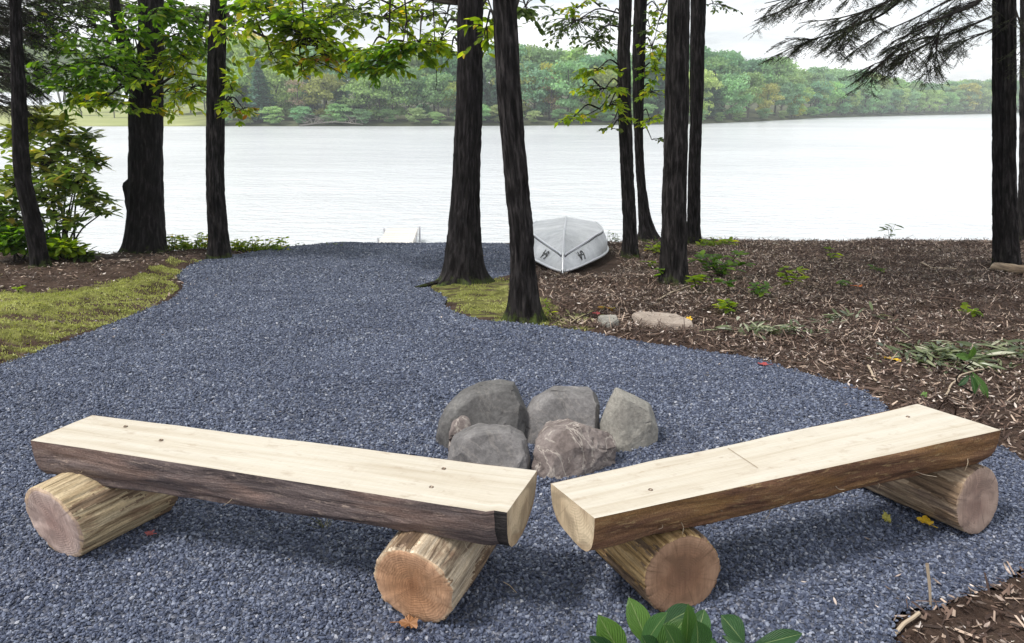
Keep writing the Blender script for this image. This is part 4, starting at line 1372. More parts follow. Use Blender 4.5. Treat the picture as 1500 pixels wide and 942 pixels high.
# T8: twin-stemmed hemlock at the right edge, feathery boughs across the top right
def needle_bough(mb_n, mb_b, pts, r0, r, twig_len=0.55, dens=1.0, side_bias=0.0):
    path = smooth_path(pts, 30)
    tube_uv(mb_b, path, np.linspace(r0, 0.004, 30), 6)
    L = np.linalg.norm(path[-1] - path[0])
    nt = int(L * 19 * dens)
    for k in range(nt):
        t_ = r.uniform(0.1, 1.0) ** 0.8
        idx = min(28, int(t_ * 29))
        s = path[idx]
        d = path[idx + 1] - path[idx]
        d /= np.linalg.norm(d)
        side = np.cross(d, [0, 0, 1.0])
        side /= np.linalg.norm(side)
        sg = 1 if k % 2 else -1
        tl = twig_len * (1.1 - 0.6 * t_) * r.uniform(0.5, 1.1)
        td = d * 0.7 + side * sg * r.uniform(.3, .9) + np.array([0, 0, r.uniform(-.5, .15)])
        td /= np.linalg.norm(td)
        ts = np.linspace(0, 1, 6)
        tp = s + td * (ts * tl)[:, None] + np.array([0, 0, -0.14 * tl]) * (ts ** 2)[:, None]
        tube_uv(mb_b, tp, np.linspace(0.004, 0.0012, 6), 4)
        # second order twiglets carrying the needles
        for q_ in range(int(6 + tl * 18)):
            u = r.uniform(0.1, 1.0)
            s2 = s + td * u * tl + np.array([0, 0, -0.14 * tl * u * u])
            sd = np.cross(td, [0, 0, 1.0])
            sd /= np.linalg.norm(sd) + 1e-6
            d2 = td * 0.8 + sd * r.choice([-1, 1]) * r.uniform(.3, .8) + np.array([0, 0, r.uniform(-.5, .05)])
            d2 /= np.linalg.norm(d2)
            l2 = r.uniform(.05, .15)
            tube_uv(mb_b, np.array([s2, s2 + d2 * l2]), [0.0018, 0.0009], 3)
            nn = int(l2 / 0.011)
            uu = np.linspace(0.05, 1, nn)
            pos = s2 + d2 * (uu * l2)[:, None]
            s2d = np.cross(d2, [0, 0, 1.0])
            s2d /= np.linalg.norm(s2d) + 1e-6
            sgn = np.where(np.arange(nn) % 2, 1.0, -1.0)[:, None]
            nd = d2 * 0.5 + s2d * sgn + r.normal(0, .25, (nn, 3))
            M = frames(nd, np.tile([0, 0, 1.0], (nn, 1)) + r.normal(0, .4, (nn, 3)))
            mb_n.inst(NEED_V, QUAD_F, M, pos, np.c_[r.uniform(.016, .026, nn), r.uniform(.035, .055, nn), np.ones(nn)], np.clip(r.uniform(0, .9, nn) + (0.0), 0, 1))


def hemlock_right():
    b = ((1458, 1494, 398))
    g = G(1476, 397)
    Yd = g[1]
    e = empty('hemlock_tree', g, 'twin stemmed trunk at the right edge with feathery boughs over the lake', 'tree', 'trees standing on the near bank')
    mt = MB()
    pl_ = trunk_mesh(mt, [(1457, 1480, 399), (1456, 1474, 350), (1456, 1471, 300), (1456, 1470, 250), (1456, 1470, 180), (1456, 1470, 100), (1456, 1470, 40), (1456, 1470, 0)], Yd + .03, .2, 8.5, seed=12)
    mt.build('trunk', MAT['bark_dark'], e, True)
    mt = MB()
    trunk_mesh(mt, [(1466, 1494, 399), (1468, 1489, 350), (1470, 1487, 300), (1471, 1486, 250), (1473, 1486, 180), (1474, 1486, 100), (1474, 1486, 40), (1474, 1486, 0)], Yd - .06, .2, 8.5, seed=13)
    mt.build('trunk', MAT['bark_grey'], e, True)
    r = np.random.default_rng(55)
    nb, bb = MB(), MB()
    B = lambda l: [P(a, c - .3 * max(0, c - 20), Yd + d) for a, c, d in l]
    for pts, r0, tl, dn in (
        ([(1466, -25, 0), (1425, 8, -.6), (1390, 22, -1.0), (1345, 55, -1.3), (1305, 80, -1.5)], .035, .5, 1.0),
        ([(1400, 15, -1.0), (1380, 50, -1.1), (1365, 80, -1.2), (1340, 98, -1.2), (1305, 110, -1.2)], .012, .4, 1.0),
        ([(1470, -70, 0), (1400, -40, -.8), (1330, -10, -1.4), (1260, 20, -1.6), (1210, 50, -1.7)], .03, .55, 1.0),
        ([(1330, -8, -1.4), (1290, 25, -1.3), (1240, 50, -1.3), (1190, 75, -1.3), (1150, 72, -1.3)], .014, .5, .9),
        ([(1470, -120, 0), (1350, -70, -.8), (1240, -20, -1.2), (1160, 10, -1.4), (1105, 35, -1.4)], .03, .5, 1.05),
        ([(1470, -95, 0), (1380, -50, .6), (1290, 10, .8), (1230, 30, .9), (1170, 40, .9)], .022, .5, .9),
        ([(1462, 20, 0), (1430, 40, -.2), (1395, 62, -.4), (1345, 70, -.5)], .016, .5, 1.0),
        ([(1462, 48, 0), (1440, 62, .4), (1410, 78, .6), (1375, 85, .7)], .014, .45, 1.0),
        ([(1460, -30, 0), (1400, -5, .5), (1340, 30, .8), (1290, 60, .9), (1265, 88, .9)], .016, .5, .9),
        ([(1472, -140, 0), (1380, -90, -.5), (1280, -50, -.5), (1190, -10, -.5), (1120, 5, -.4)], .03, .5, .9),
        ([(1355, 55, -1.3), (1330, 75, -1.4), (1315, 95, -1.5), (1300, 108, -1.5)], .008, .35, 1.1),
        ([(1380, 40, -1.2), (1370, 90, -1.25), (1375, 100, -1.25), (1380, 112, -1.2)], .007, .3, .9),
        ([(1486, 10, 0), (1492, 30, -.2), (1498, 62, -.3), (1510, 85, -.3)], .012, .35, .8),
        ([(1300, 0, -1.0), (1270, 30, -1.1), (1235, 62, -1.2), (1215, 82, -1.2)], .009, .4, 1.0),
    ):
        W_ = B(pts)
        needle_bough(nb, bb, W_, r0, r, tl * .8, dn * .8)
        pth_ = smooth_path(W_, 20)
        for c_ in range(4):
            k_ = int(r.uniform(5, 18))
            d_ = pth_[k_ + 1] - pth_[k_]
            d_ /= np.linalg.norm(d_)
            sd_ = np.cross(d_, [0, 0, 1.0]) * r.choice([-1, 1])
            l_ = r.uniform(.35, .8)
            e1 = pth_[k_] + (d_ * r.uniform(.3, .8) + sd_ * r.uniform(.2, .7) + np.array([0, 0, -.05])) * l_ * .6
            e2 = e1 + (d_ * .5 + sd_ * .2 + np.array([0, 0, r.uniform(-.35, .0)])) * l_ * .5
            needle_bough(nb, bb, [pth_[k_], e1, e2], .007, r, .3, .9)
    nb.build('foliage', MAT['needle'], e)
    bb.build('twigs', MAT['twig'], e, True)['kind'] = 'stuff'
    # the next trunk, half out of the frame
    make_tree('hemlock_tree', 'dark trunk cut off by the right picture edge beside the twin stemmed one',
              [(1492, 1523, 346), (1494, 1520, 320), (1495, 1518, 280), (1496, 1517, 220), (1496, 1517, 150), (1497, 1517, 80), (1497, 1517, 0)], .2, MAT['bark_grey'], 14, MAT['leaf_grey'], [], 500, 2.2)


hemlock_right()


def hemlock_left():
    # black mass of a conifer at the left edge, behind the bent trunk
    Yd = 10.6
    g = np.array([-8.6, Yd, float(base(-8.6, Yd))])
    e = empty('hemlock_tree', g, 'dense dark conifer filling the upper left corner behind the bent trunk', 'tree', 'trees standing on the near bank')
    mt = MB()
    pth = trunk_mesh(mt, [(-120, -80, 400), (-118, -84, 300), (-116, -86, 200), (-114, -88, 100), (-113, -90, 0)], Yd, .2, 9, seed=20)
    mt.build('trunk', MAT['bark_dark'], e, True)
    r = np.random.default_rng(77)
    nb, bb = MB(), MB()
    for k in range(48):
        y0 = r.uniform(-60, 165)
        x1 = np.interp(y0, [-60, 60, 110, 165], [95, 75, 72, 66]) + r.uniform(-35, 5)
        dy = r.uniform(-.9, .9)
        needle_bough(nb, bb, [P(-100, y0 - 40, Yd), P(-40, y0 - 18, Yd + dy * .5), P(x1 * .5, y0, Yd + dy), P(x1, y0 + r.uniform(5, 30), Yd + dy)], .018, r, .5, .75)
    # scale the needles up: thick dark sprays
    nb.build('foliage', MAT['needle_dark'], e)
    bb.build('twigs', MAT['twig'], e, True)['kind'] = 'stuff'


hemlock_left()


# ------------------------------------------------------------------ shrubs
def whorl(ml, c, n, leaf, r, up=0.35):
    a = r.uniform(0, 2 * PI) + np.arange(n) * 2 * PI / n + r.normal(0, .2, n)
    d = np.c_[np.cos(a), np.sin(a), r.uniform(-.6, up + .25, n)]
    M = frames(d, np.tile([0, 0, 1.0], (n, 1)) + r.normal(0, .25, (n, 3)))
    ml.inst(LONG_V * np.array([1, 1.45, 1]), LEAF_F, M, np.tile(c, (n, 1)) + d * 0.01, 1.2 * leaf * r.uniform(.7, 1.2, n), np.clip(r.uniform(0, .95, n) + (0.06 if r.uniform() < .1 else 0), 0, 1))


def rhododendron(px_base, Yd, blobs, label, name='rhododendron_shrub'):
    g = P(px_base[0], px_base[1], Yd)
    e = empty(name, g, label, 'shrub')
    r = np.random.default_rng(int(px_base[0]) + 31)
    M_, bb = {}, MB()
    s = Yd / (F_PX * math.cos(PITCH))
    for (cx, cy, rx, ry, dz, n, leaf, mk) in blobs:
        ml = M_.setdefault(mk, MB())
        c = P(cx, cy, Yd + dz)
        tube_uv(bb, smooth_path([g + r.normal(0, .06, 3) * np.array([1, 1, 0]), (g + c) / 2 + np.array([0, 0, .1]), c], 12), np.linspace(.016, .007, 12), 6)
        for k in range(int(n * 1.2)):
            d = r.normal(0, 1, 3)
            d /= np.linalg.norm(d)
            q = c + d * r.uniform(.3, 1.0) * np.array([rx * s, max(rx, ry) * s * .8, ry * s])
            tube_uv(bb, smooth_path([c, (c + q) / 2 - np.array([0, 0, .03]), q], 5), np.linspace(.006, .003, 5), 4)
            whorl(ml, q, r.integers(5, 9), leaf, r)
    for mk, ml in M_.items():
        ml.build('foliage', MAT[mk], e)
    bb.build('stem', MAT['twig'], e, True)
    return e


rhododendron((95, 376), 10.4, [
    (30, 200, 40, 25, .2, 30, .16, 'leaf_rhodo_yellow'), (70, 178, 38, 16, .1, 26, .15, 'leaf_rhodo_yellow'), (100, 205, 34, 22, -.1, 26, .16, 'leaf_rhodo'), (130, 235, 26, 18, -.2, 16, .15, 'leaf_rhodo'),
    (60, 235, 45, 28, -.2, 34, .16, 'leaf_rhodo'), (25, 265, 40, 34, -.2, 30, .16, 'leaf_rhodo'), (110, 265, 36, 22, -.3, 26, .16, 'leaf_rhodo'), (135, 295, 26, 20, -.3, 16, .15, 'leaf_rhodo'), (75, 290, 30, 26, -.2, 24, .15, 'leaf_rhodo'),
    (25, 315, 36, 26, -.3, 26, .15, 'leaf_rhodo'), (150, 312, 14, 12, -.3, 6, .14, 'leaf_rhodo'), (95, 325, 22, 16, -.3, 12, .14, 'leaf_rhodo'), (130, 200, 14, 8, .2, 5, .13, 'leaf_rhodo')],
    'large backlit rhododendron with whorled leaves beside the water on the far left')
rhododendron((30, 385), 9.9, [(15, 350, 34, 22, -.2, 34, .14, 'leaf_deep'), (60, 355, 26, 18, .1, 26, .14, 'leaf_deep'), (-15, 320, 40, 40, 0, 34, .15, 'leaf_deep')], 'dark green low shrub behind the foot of the bent left trunk', 'low_shrub')
rhododendron((98, 384), 10.1, [(95, 362, 28, 12, -.2, 34, .13, 'leaf_bright'), (122, 372, 18, 8, -.1, 12, .12, 'leaf_grey'), (72, 366, 14, 8, -.2, 10, .13, 'leaf_deep')], 'leafy green low shrub between bent trunk and thick trunk', 'low_shrub')


def bank_plants(label, px0, px1, ytop, ybase, n, mk, leaf, seed, Yoff=.2):
    r = np.random.default_rng(seed)
    c = G((px0 + px1) / 2, ybase)
    Yd = c[1] + Yoff
    e = empty('bank_plant', P((px0 + px1) / 2, ybase, Yd), label, 'plant', 'green plants at the top of the bank')
    ml, bb = MB(), MB()
    for k in range(n):
        x = r.uniform(px0, px1)
        yt = ytop + (ybase - ytop) * r.uniform(0, .75) ** 1.2
        s = P(x + r.uniform(-6, 6), ybase + 3, Yd + r.uniform(-.25, .25))
        s[2] = min(s[2], float(base(s[0], s[1])) - .02)
        q = P(x, yt, Yd + r.uniform(-.25, .25))
        pth = smooth_path([s, (s + q) / 2 + r.normal(0, .02, 3), q], 6)
        tube_uv(bb, pth, np.linspace(.004, .0015, 6), 4)
        m = 7
        tt = r.uniform(.3, 1, m)
        pos = s + (q - s) * tt[:, None]
        a = r.uniform(0, 2 * PI, m)
        M = frames(np.c_[np.cos(a), np.sin(a), r.uniform(-.3, .5, m)], np.tile([0, 0, 1.0], (m, 1)) + r.normal(0, .3, (m, 3)))
        ml.inst(LEAF_V, LEAF_F, M, pos, leaf * r.uniform(.6, 1.2, m), r.uniform(0, 1, m))
    ml.build('foliage', MAT[mk], e)
    bb.build('stem', MAT['twig'], e)


bank_plants('leafy green plants at the bank between thick and slim left trunks', 246, 304, 342, 371, 80, 'leaf_bright', .085, 1)
bank_plants('bright green plants at the bank right of the slim trunk', 338, 420, 346, 371, 75, 'leaf_bright', .08, 2)
bank_plants('sparse pale weeds at the gravel crest left of the dock', 425, 520, 352, 364, 12, 'leaf_grey', .05, 3)
bank_plants('green leafy plant at the crest beside the overlapping trunks', 1024, 1075, 348, 362, 24, 'leaf_bright', .10, 4, -.1)
bank_plants('yellow green seedling between the tree pairs on the mulch', 952, 970, 350, 372, 6, 'leaf_bright', .11, 5, -.1)
bank_plants('tiny weeds at the crest right of the boat', 890, 912, 338, 352, 8, 'leaf_grey', .05, 6)

# ------------------------------------------------------------------ benches
def slab(e, tl, bl, br, tr, zt, prof, mat_bark, mat_top, mat_end, seed, right_first, crack=True):
    """half log: four top corners (front-left, back-left, back-right, front-right) in plan; prof = (across 0 back..1 front, depth)"""
    fl_, bl_, br_, fr_ = [np.array([*q, zt]) for q in (tl, bl, br, tr)]
    n = 90
    r = np.random.default_rng(seed)
    # dense profile
    pr = smooth_path(np.array(prof) * np.array([1, 1.0 if right_first else .92]), 90)
    m = len(pr)
    bark = MB()
    ts = np.linspace(0, 1, n)
    fr = fl_[None] + (fr_ - fl_)[None] * ts[:, None]
    bk = bl_[None] + (br_ - bl_)[None] * ts[:, None]
    L = np.linalg.norm(fr_ - fl_)
    wob = 0.005 * fbm(np.c_[ts * 4, np.zeros(n), np.full(n, seed)], 3)
    wob2 = 0.004 * fbm(np.c_[ts * 5, np.ones(n) * 4, np.full(n, seed)], 3)
    side = (fl_ - bl_) / np.linalg.norm(fl_ - bl_)
    fr = fr + side * wob[:, None]
    bk = bk - side * wob2[:, None]
    if right_first:                          # the front corner of the far right end is cut away
        fr = fr - side * (0.014 * np.clip((ts - .968) / .006, 0, 1))[:, None]
    taper = 1 + 0.10 * (0.5 - ts) * (1 if right_first else -1)
    V = np.empty((n, m, 3))
    for k in range(m):
        u, d = pr[k]
        V[:, k] = bk + (fr - bk) * u
        V[:, k, 2] = zt - d * taper * (1 + 0.05 * fbm(np.c_[ts * 3, np.full(n, u * 2), np.full(n, seed + 3)], 2))
    # bark relief
    qv = np.stack([ts[:, None] * L * 3 * np.ones((1, m)), np.arange(m)[None] * 0.155 * np.ones((n, 1)), np.full((n, m), seed * 1.7)], -1)
    rel = 0.010 * fbm(qv, 4) - 0.006 * np.clip(1 - np.abs(fbm(qv * np.array([0.5, 1.6, 1]) + 4, 3)) * 9, 0, 1)
    nrm = np.zeros((m, 2))
    dp = np.gradient(pr * np.array([0.29, 1]), axis=0)
    nrm[:, 0], nrm[:, 1] = dp[:, 1], -dp[:, 0]
    nrm /= np.linalg.norm(nrm, axis=1, keepdims=True) + 1e-9
    if crack:                                # one long drying split along the bark
        pos_ = np.linspace(0, 1, m)[None] * np.ones((n, 1))
        c0_ = 0.80 + 0.035 * fbm(np.c_[ts * 5, np.zeros(n), np.full(n, 2.0)], 3)[:, None] - .05 * (ts[:, None] - .5)
        rel = rel - 0.016 * np.exp(-((pos_ - c0_) / .010) ** 2) * np.clip((ts[:, None] - .3) * 6, 0, 1)
    fade = np.ones(m)
    fade[:1] = 0
    fade[-1:] = 0
    fe = np.clip(np.minimum(ts, 1 - ts) / .03, 0, 1) ** .7
    sgn = 1.0 if nrm[m - 6, 0] > 0 else -1.0
    V += (rel * fade[None] * fe[:, None])[..., None] * sgn * (side[None, None] * nrm[None, :, 0:1] + np.array([0, 0, -1.0])[None, None] * nrm[None, :, 1:2])
    uvv = np.stack([ts[:, None] * L * np.ones((1, m)), np.concatenate([[0], np.cumsum(np.linalg.norm(np.diff(pr * np.array([.29, 1]), axis=0), axis=1))])[None] * np.ones((n, 1))], -1)
    i = np.arange(n - 1)[:, None] * m
    j = np.arange(m - 1)[None]
    bark.add(V.reshape(-1, 3), np.stack([i + j, i + j + 1, i + m + j + 1, i + m + j], -1).reshape(-1, 4), .5, uvv.reshape(-1, 2))
    # top: strip grid between back edge and front edge, slightly proud edges
    top = MB()
    K = 13
    us = np.linspace(0, 1, K)
    T = V[:, 0][:, None] + (V[:, -1] - V[:, 0])[:, None] * us[None, :, None]
    T[..., 2] += 0.0015 * fbm(np.stack([ts[:, None] * 8 * np.ones((1, K)), us[None] * 3 * np.ones((n, 1)), np.zeros((n, K))], -1), 2)
    uvt = np.stack([ts[:, None] * L * np.ones((1, K)) + seed, us[None] * 0.29 * np.ones((n, 1))], -1)
    i = np.arange(n - 1)[:, None] * K
    j = np.arange(K - 1)[None]
    top.add(T.reshape(-1, 3), np.stack([i + j, i + K + j, i + K + j + 1, i + j + 1], -1).reshape(-1, 4), .5, uvt.reshape(-1, 2))
    seat = top.build('seat', mat_top, e)
    # the body is the bark-covered underside; ends are sawn faces
    bk_ = bark.build('bark', mat_bark, seat, True)
    if right_first:                          # dark saw-trimmed corner
        bk_.data.materials.append(MAT['bark_patch'])
        for p_ in bk_.data.polygons:
            row, colm = divmod(p_.index, m - 1)
            if row >= int(.968 * n) and colm >= 46:
                p_.material_index = 1
    for idx in (0, n - 1):
        endm = MB()
        ring = V[idx]
        cen = ring.mean(0)
        pts = np.concatenate([ring, [cen]])
        ff = [(k, k + 1, m) for k in range(m - 1)] + [(m - 1, 0, m)]
        uv2 = np.c_[(pts - cen) @ side, pts[:, 2]][:, ::1]
        uv2[:, 1] -= zt
        endm.add(pts, np.array(ff), .5, uv2)
        endm.build('sawn_end', mat_end, seat)
    return V


def screw(e, x, y, z):
    mb = MB()
    a = np.linspace(0, 2 * PI, 12, endpoint=False)
    v = np.concatenate([np.c_[x + .0085 * np.cos(a), y + .0085 * np.sin(a), np.full(12, z + .0008)], np.c_[x + .0062 * np.cos(a), y + .0062 * np.sin(a), np.full(12, z + .0035)], np.c_[x + .003 * np.cos(a), y + .003 * np.sin(a), np.full(12, z + .0008)]])
    k = np.arange(12)
    f = np.concatenate([np.c_[k, (k + 1) % 12, 12 + (k + 1) % 12, 12 + k], np.c_[12 + k, 12 + (k + 1) % 12, 24 + (k + 1) % 12, 24 + k], np.c_[24, 26, 28, 30][None].reshape(1, 4)])
    mb.add(v, f)
    return mb.build('screw', MAT['screw'], e)


def log(e, front_bottom, axis_xy, R, L, mat_side, mat_end, seed, squash=1.0, label=None, crackd=0.003):
    """cradle log lying on the gravel: front face towards the camera"""
    ax = np.array([*axis_xy, 0.0])
    ax /= np.linalg.norm(ax)
    sd = np.cross(ax, [0, 0, 1.0])
    c0 = np.array([*front_bottom, 0.0])
    c0[2] = float(base(*front_bottom)) + 0.012 + R * 0.97
    n, m = 220, 110
    a = np.linspace(0, 2 * PI, n, endpoint=False)
    prof = 1 + 0.035 * fbm(np.c_[np.cos(a) * 1.2, np.sin(a) * 1.2, np.full(n, seed * 5.0)], 3)
    ts = np.linspace(0, 1, m)
    rel = fbm(np.stack([np.cos(a)[None] * 5 * np.ones((m, 1)), np.sin(a)[None] * 5 * np.ones((m, 1)), ts[:, None] * L * 4 * np.ones((1, n)) + seed], -1), 4)
    fiss = np.clip(1 - np.abs(fbm(np.stack([np.cos(a)[None] * 9 * np.ones((m, 1)), np.sin(a)[None] * 9 * np.ones((m, 1)), ts[:, None] * L * 1.2 * np.ones((1, n)) + seed * 2], -1), 3)) * 6, 0, 1)
    Rr = R * prof[None] * (1 + 0.06 * (ts - .5))[:, None] + 0.004 * rel - crackd * fiss
    patch = fbm(np.stack([np.cos(a)[None] * 2.2 * np.ones((m, 1)), np.sin(a)[None] * 2.2 * np.ones((m, 1)), ts[:, None] * L * 3.0 * np.ones((1, n)) + seed * 5], -1), 6, .62) > .42
    Rr = Rr + .0035 * patch
    Rr[0] += 0.0016 * fbm(np.c_[np.cos(a) * 11, np.sin(a) * 11, np.full(n, seed)], 3)
    Rr[0] -= 0.003
    tilt = 0.02 * np.cos(a + seed)
    V = c0[None, None] + ax[None, None] * (ts[:, None] * L + tilt[None] * (1 - ts[:, None]))[..., None] + sd[None, None] * (Rr * np.cos(a)[None])[..., None] + np.array([0, 0, 1.0])[None, None] * (Rr * np.sin(a)[None] * squash)[..., None]
    mb = MB()
    i = np.arange(m - 1)[:, None] * n
    j = np.arange(n)[None]
    f = np.stack([i + j, i + (j + 1) % n, i + n + (j + 1) % n, i + n + j], -1).reshape(-1, 4)
    uv = np.stack([ts[:, None] * L * np.ones((1, n)) + seed, np.abs(a - 3 * PI / 2 + (2 * PI) * (a < PI / 2) - PI)[None] * R * np.ones((m, 1))], -1)
    mb.add(V.reshape(-1, 3), f, .5, uv.reshape(-1, 2))
    lg = mb.build('support_log', mat_side, e, True)
    lg.data.materials.append(MAT['bark_remains'])            # flakes of bark left on the log
    pf = patch[:-1].ravel()
    lg.data.polygons.foreach_set('material_index', pf.astype(np.int32))
    lg.data.update()
    if label:
        lg['label'] = label
    for idx, sgn in ((0, -1), (m - 1, 1)):
        mb = MB()
        ring = V[idx]
        cen = ring.mean(0)
        rings = [ring]
        for q in (0.93, 0.8, 0.6, 0.4, 0.2):
            rg = cen + (ring - cen) * q
            rg = rg + ax * (0.003 * fbm((rg - cen) * 18 + seed, 2))[:, None] + ax * sgn * 0.004
            rings.append(rg)
        W = np.concatenate(rings + [cen[None] + ax * sgn * 0.004])
        fs = []
        for k in range(5):
            jj = np.arange(n)
            fs.append(np.c_[k * n + jj, k * n + (jj + 1) % n, (k + 1) * n + (jj + 1) % n, (k + 1) * n + jj])
        loc = W - cen
        mb.add(W, np.concatenate(fs), .5, np.c_[loc @ sd, loc[:, 2]])
        jj = np.arange(n)
        mb.f[3].append(np.c_[5 * n + jj, 5 * n + (jj + 1) % n, np.full(n, 6 * n)])
        mb.build('cut_end', mat_end, lg, True)
    return lg


PROF = [(0.0, 0.0), (0.008, 0.04), (0.05, 0.085), (0.16, 0.125), (0.34, 0.150), (0.54, 0.163), (0.72, 0.163), (0.86, 0.150), (0.95, 0.122), (0.992, 0.08), (1.0, 0.035), (1.0, 0.0)]
ZT = 0.42


def top_pt(px, py, z=ZT):
    return Z(px, py, z)[:2]


b1 = empty('log_bench', (-0.85, 2.35, 0.0), 'left half log bench with pale sawn top and dark bark front', 'bench', 'half log benches facing the fire ring')
V1 = slab(b1, top_pt(45, 645), top_pt(135, 608), top_pt(786, 690), top_pt(740, 754), ZT, PROF, MAT['slab_bark_dark'], MAT['sawn'], MAT['sawn_end'], 3, True)
b2 = empty('log_bench', (1.05, 2.4, 0.0), 'right half log bench with pale sawn top and brown peeled bark front', 'bench', 'half log benches facing the fire ring')
V2 = slab(b2, top_pt(872, 760), top_pt(807, 708), top_pt(1345, 592), top_pt(1466, 630), ZT, PROF, MAT['slab_bark_brown'], MAT['sawn'], MAT['sawn_end'], 8, False, False)
for e, l in ((b1, ((184, 625), (236, 645), (650, 687), (632, 714))), (b2, ((953, 718), (1330, 611), (1341, 626), (1118, 655)))):
    for q in l[:4] if e is b1 else l[:2]:
        p_ = Z(*q, ZT)
        screw(e, p_[0], p_[1], ZT)

rb = np.random.default_rng(12)
for k in range(16):
    t_ = int(rb.uniform(4, 86))
    mm_ = int(rb.uniform(62, 84))
    p0 = (V2 if k < 12 else V1)[t_, mm_]
    mb = MB()
    L_ = rb.uniform(.02, .06)
    dd = np.array([rb.normal(0, .5), -.35, rb.normal(-.3, .5)])
    pts = smooth_path([p0 + (0, .004, 0), p0 + dd * L_ * .4 + (0, -.008, 0), p0 + dd * L_ + (rb.normal(0, .008), -.004, rb.normal(0, .008))], 7)
    tube_uv(mb, pts, np.linspace(.0016, .0007, 7), 5)
    mb.build('bark_strip', MAT['log_pale'], b2 if k < 12 else b1)

mk_, t = new_mat('old_saw_mark')
finish(t, (0.30, 0.23, 0.16), .8)
pA, pB = Z(1066, 657, ZT), Z(1110, 686, ZT)
dd = (pB - pA) / np.linalg.norm(pB - pA)
sd_ = np.array([-dd[1], dd[0], 0]) * .0014
mb = MB()
mb.add(np.array([pA - sd_, pA + sd_, pB + sd_, pB - sd_]) + (0, 0, .0022), np.array([(0, 3, 2, 1)]))
mb.build('saw_mark', mk_, b2)
ax1 = np.array([0.30, 0.95])
ax2 = np.array([-0.40, 0.92])
log(b1, Z(90, 820, 0)[:2], np.array([.45, .9]), .152, .40, MAT['log_yellow'], MAT['end_pink'], 1.3, label='pale yellow support log with a pinkish cut face')
log(b1, Z(607, 917, 0)[:2], ax1, .145, .42, MAT['log_pale'], MAT['end_orange'], 2.1, label='support log with an orange tan cut face')
log(b2, Z(995, 897, 0)[:2], ax2, .140, .40, MAT['log_tan'], MAT['end_brown'], 3.7, crackd=.0045, label='yellow brown support log with a dark brown cut face')
log(b2, Z(1424, 781, 0)[:2], ax2 * np.array([1.35, 1]), .138, .50, MAT['log_grey'], MAT['end_mauve'], 4.4, crackd=.0045, label='support log with a mauve brown cut face')


# ------------------------------------------------------------------ fire ring stones
def stone(name, label, outline, Yf, thick, mat, lean=0.25, back_scale=0.8, seed=0, group='stones of the fire ring', sink=0.04, rough=0.012, up=0.0, cat='stone'):
    """outline in pixels of the face towards the camera, real thickness behind it"""
    front = []
    ym = max(q[1] for q in outline)
    zb = None
    for row_ in outline:
        x_, y_ = row_[:2]
        dy_ = row_[2] if len(row_) > 2 else 0.0
        p_ = P(x_, y_, Yf + dy_)
        h_ = max(0, p_[2] - float(base(p_[0], Yf)))
        p_ = P(x_, y_, Yf + dy_ + lean * h_)
        front.append(p_)
    front = np.array(front)
    c = front.mean(0)
    back = c + (front - c) * back_scale + np.array([0, thick, up])
    gz_ = float(base(c[0], c[1]))
    low = [np.array([p_[0], p_[1], gz_ - sink]) for p_ in front if p_[2] < c[2]]
    pts = np.concatenate([front, back, np.array(low)]) if low else np.concatenate([front, back])
    bm = bmesh.new()
    for p_ in pts:
        bm.verts.new(p_)
    ret = bmesh.ops.convex_hull(bm, input=bm.verts)
    bmesh.ops.delete(bm, geom=[v for v in bm.verts if not v.link_faces], context='VERTS')
    rs_ = random.Random(seed * 13)
    for k in range(14 if rough > .01 else 7):
        nv = Vector((rs_.gauss(0, 1), rs_.gauss(-.5, .8), abs(rs_.gauss(.3, .7)))).normalized()
        sup = max(v.co.dot(nv) for v in bm.verts)
        low_ = min(v.co.dot(nv) for v in bm.verts)
        cut = sup - (sup - low_) * rs_.uniform(.03, .10)
        r_ = bmesh.ops.bisect_plane(bm, geom=list(bm.verts) + list(bm.edges) + list(bm.faces), plane_co=nv * cut, plane_no=nv, clear_outer=True)
        bd = [e_ for e_ in bm.edges if len(e_.link_faces) == 1]
        if bd:
            bmesh.ops.holes_fill(bm, edges=bd)
    bmesh.ops.recalc_face_normals(bm, faces=bm.faces)
    bmesh.ops.dissolve_limit(bm, angle_limit=math.radians(6), verts=bm.verts, edges=bm.edges)
    bmesh.ops.bevel(bm, geom=list(bm.edges), offset=0.002, segments=1, affect='EDGES', profile=0.6)
    bmesh.ops.triangulate(bm, faces=bm.faces)
    for _ in range(3):
        lon = [e_ for e_ in bm.edges if e_.calc_length() > 0.022]
        if not lon:
            break
        bmesh.ops.subdivide_edges(bm, edges=lon, cuts=1)
        bmesh.ops.triangulate(bm, faces=bm.faces)
    bm.normal_update()
    co = np.array([v.co for v in bm.verts])
    no = np.array([v.normal for v in bm.verts])
    dsp = rough * 0.5 * fbm(co * 6 + seed * 7, 2) + rough * 0.3 * fbm(co * 30 + seed, 3)
    st = np.abs(fbm(co * np.array([5, 5, 9]) + seed * 3, 3))
    dsp -= rough * 0.6 * np.clip(1 - st * 8, 0, 1)
    for v, d, n_ in zip(bm.verts, dsp, no):
        v.co = v.co + Vector(n_ * d)
    o0 = np.array([c[0], c[1] + thick * .4, gz_])
    for v in bm.verts:
        v.co = v.co - Vector(o0)
    me = bpy.data.meshes.new(name)
    bm.to_mesh(me)
    bm.free()
    me.materials.append(mat)
    ob = bpy.data.objects.new(name, me)
    COL.objects.link(ob)
    ob.location = o0
    for p_ in me.polygons:
        p_.use_smooth = True
    me.set_sharp_from_angle(angle=math.radians(15))
    return tag(ob, label, cat, group)


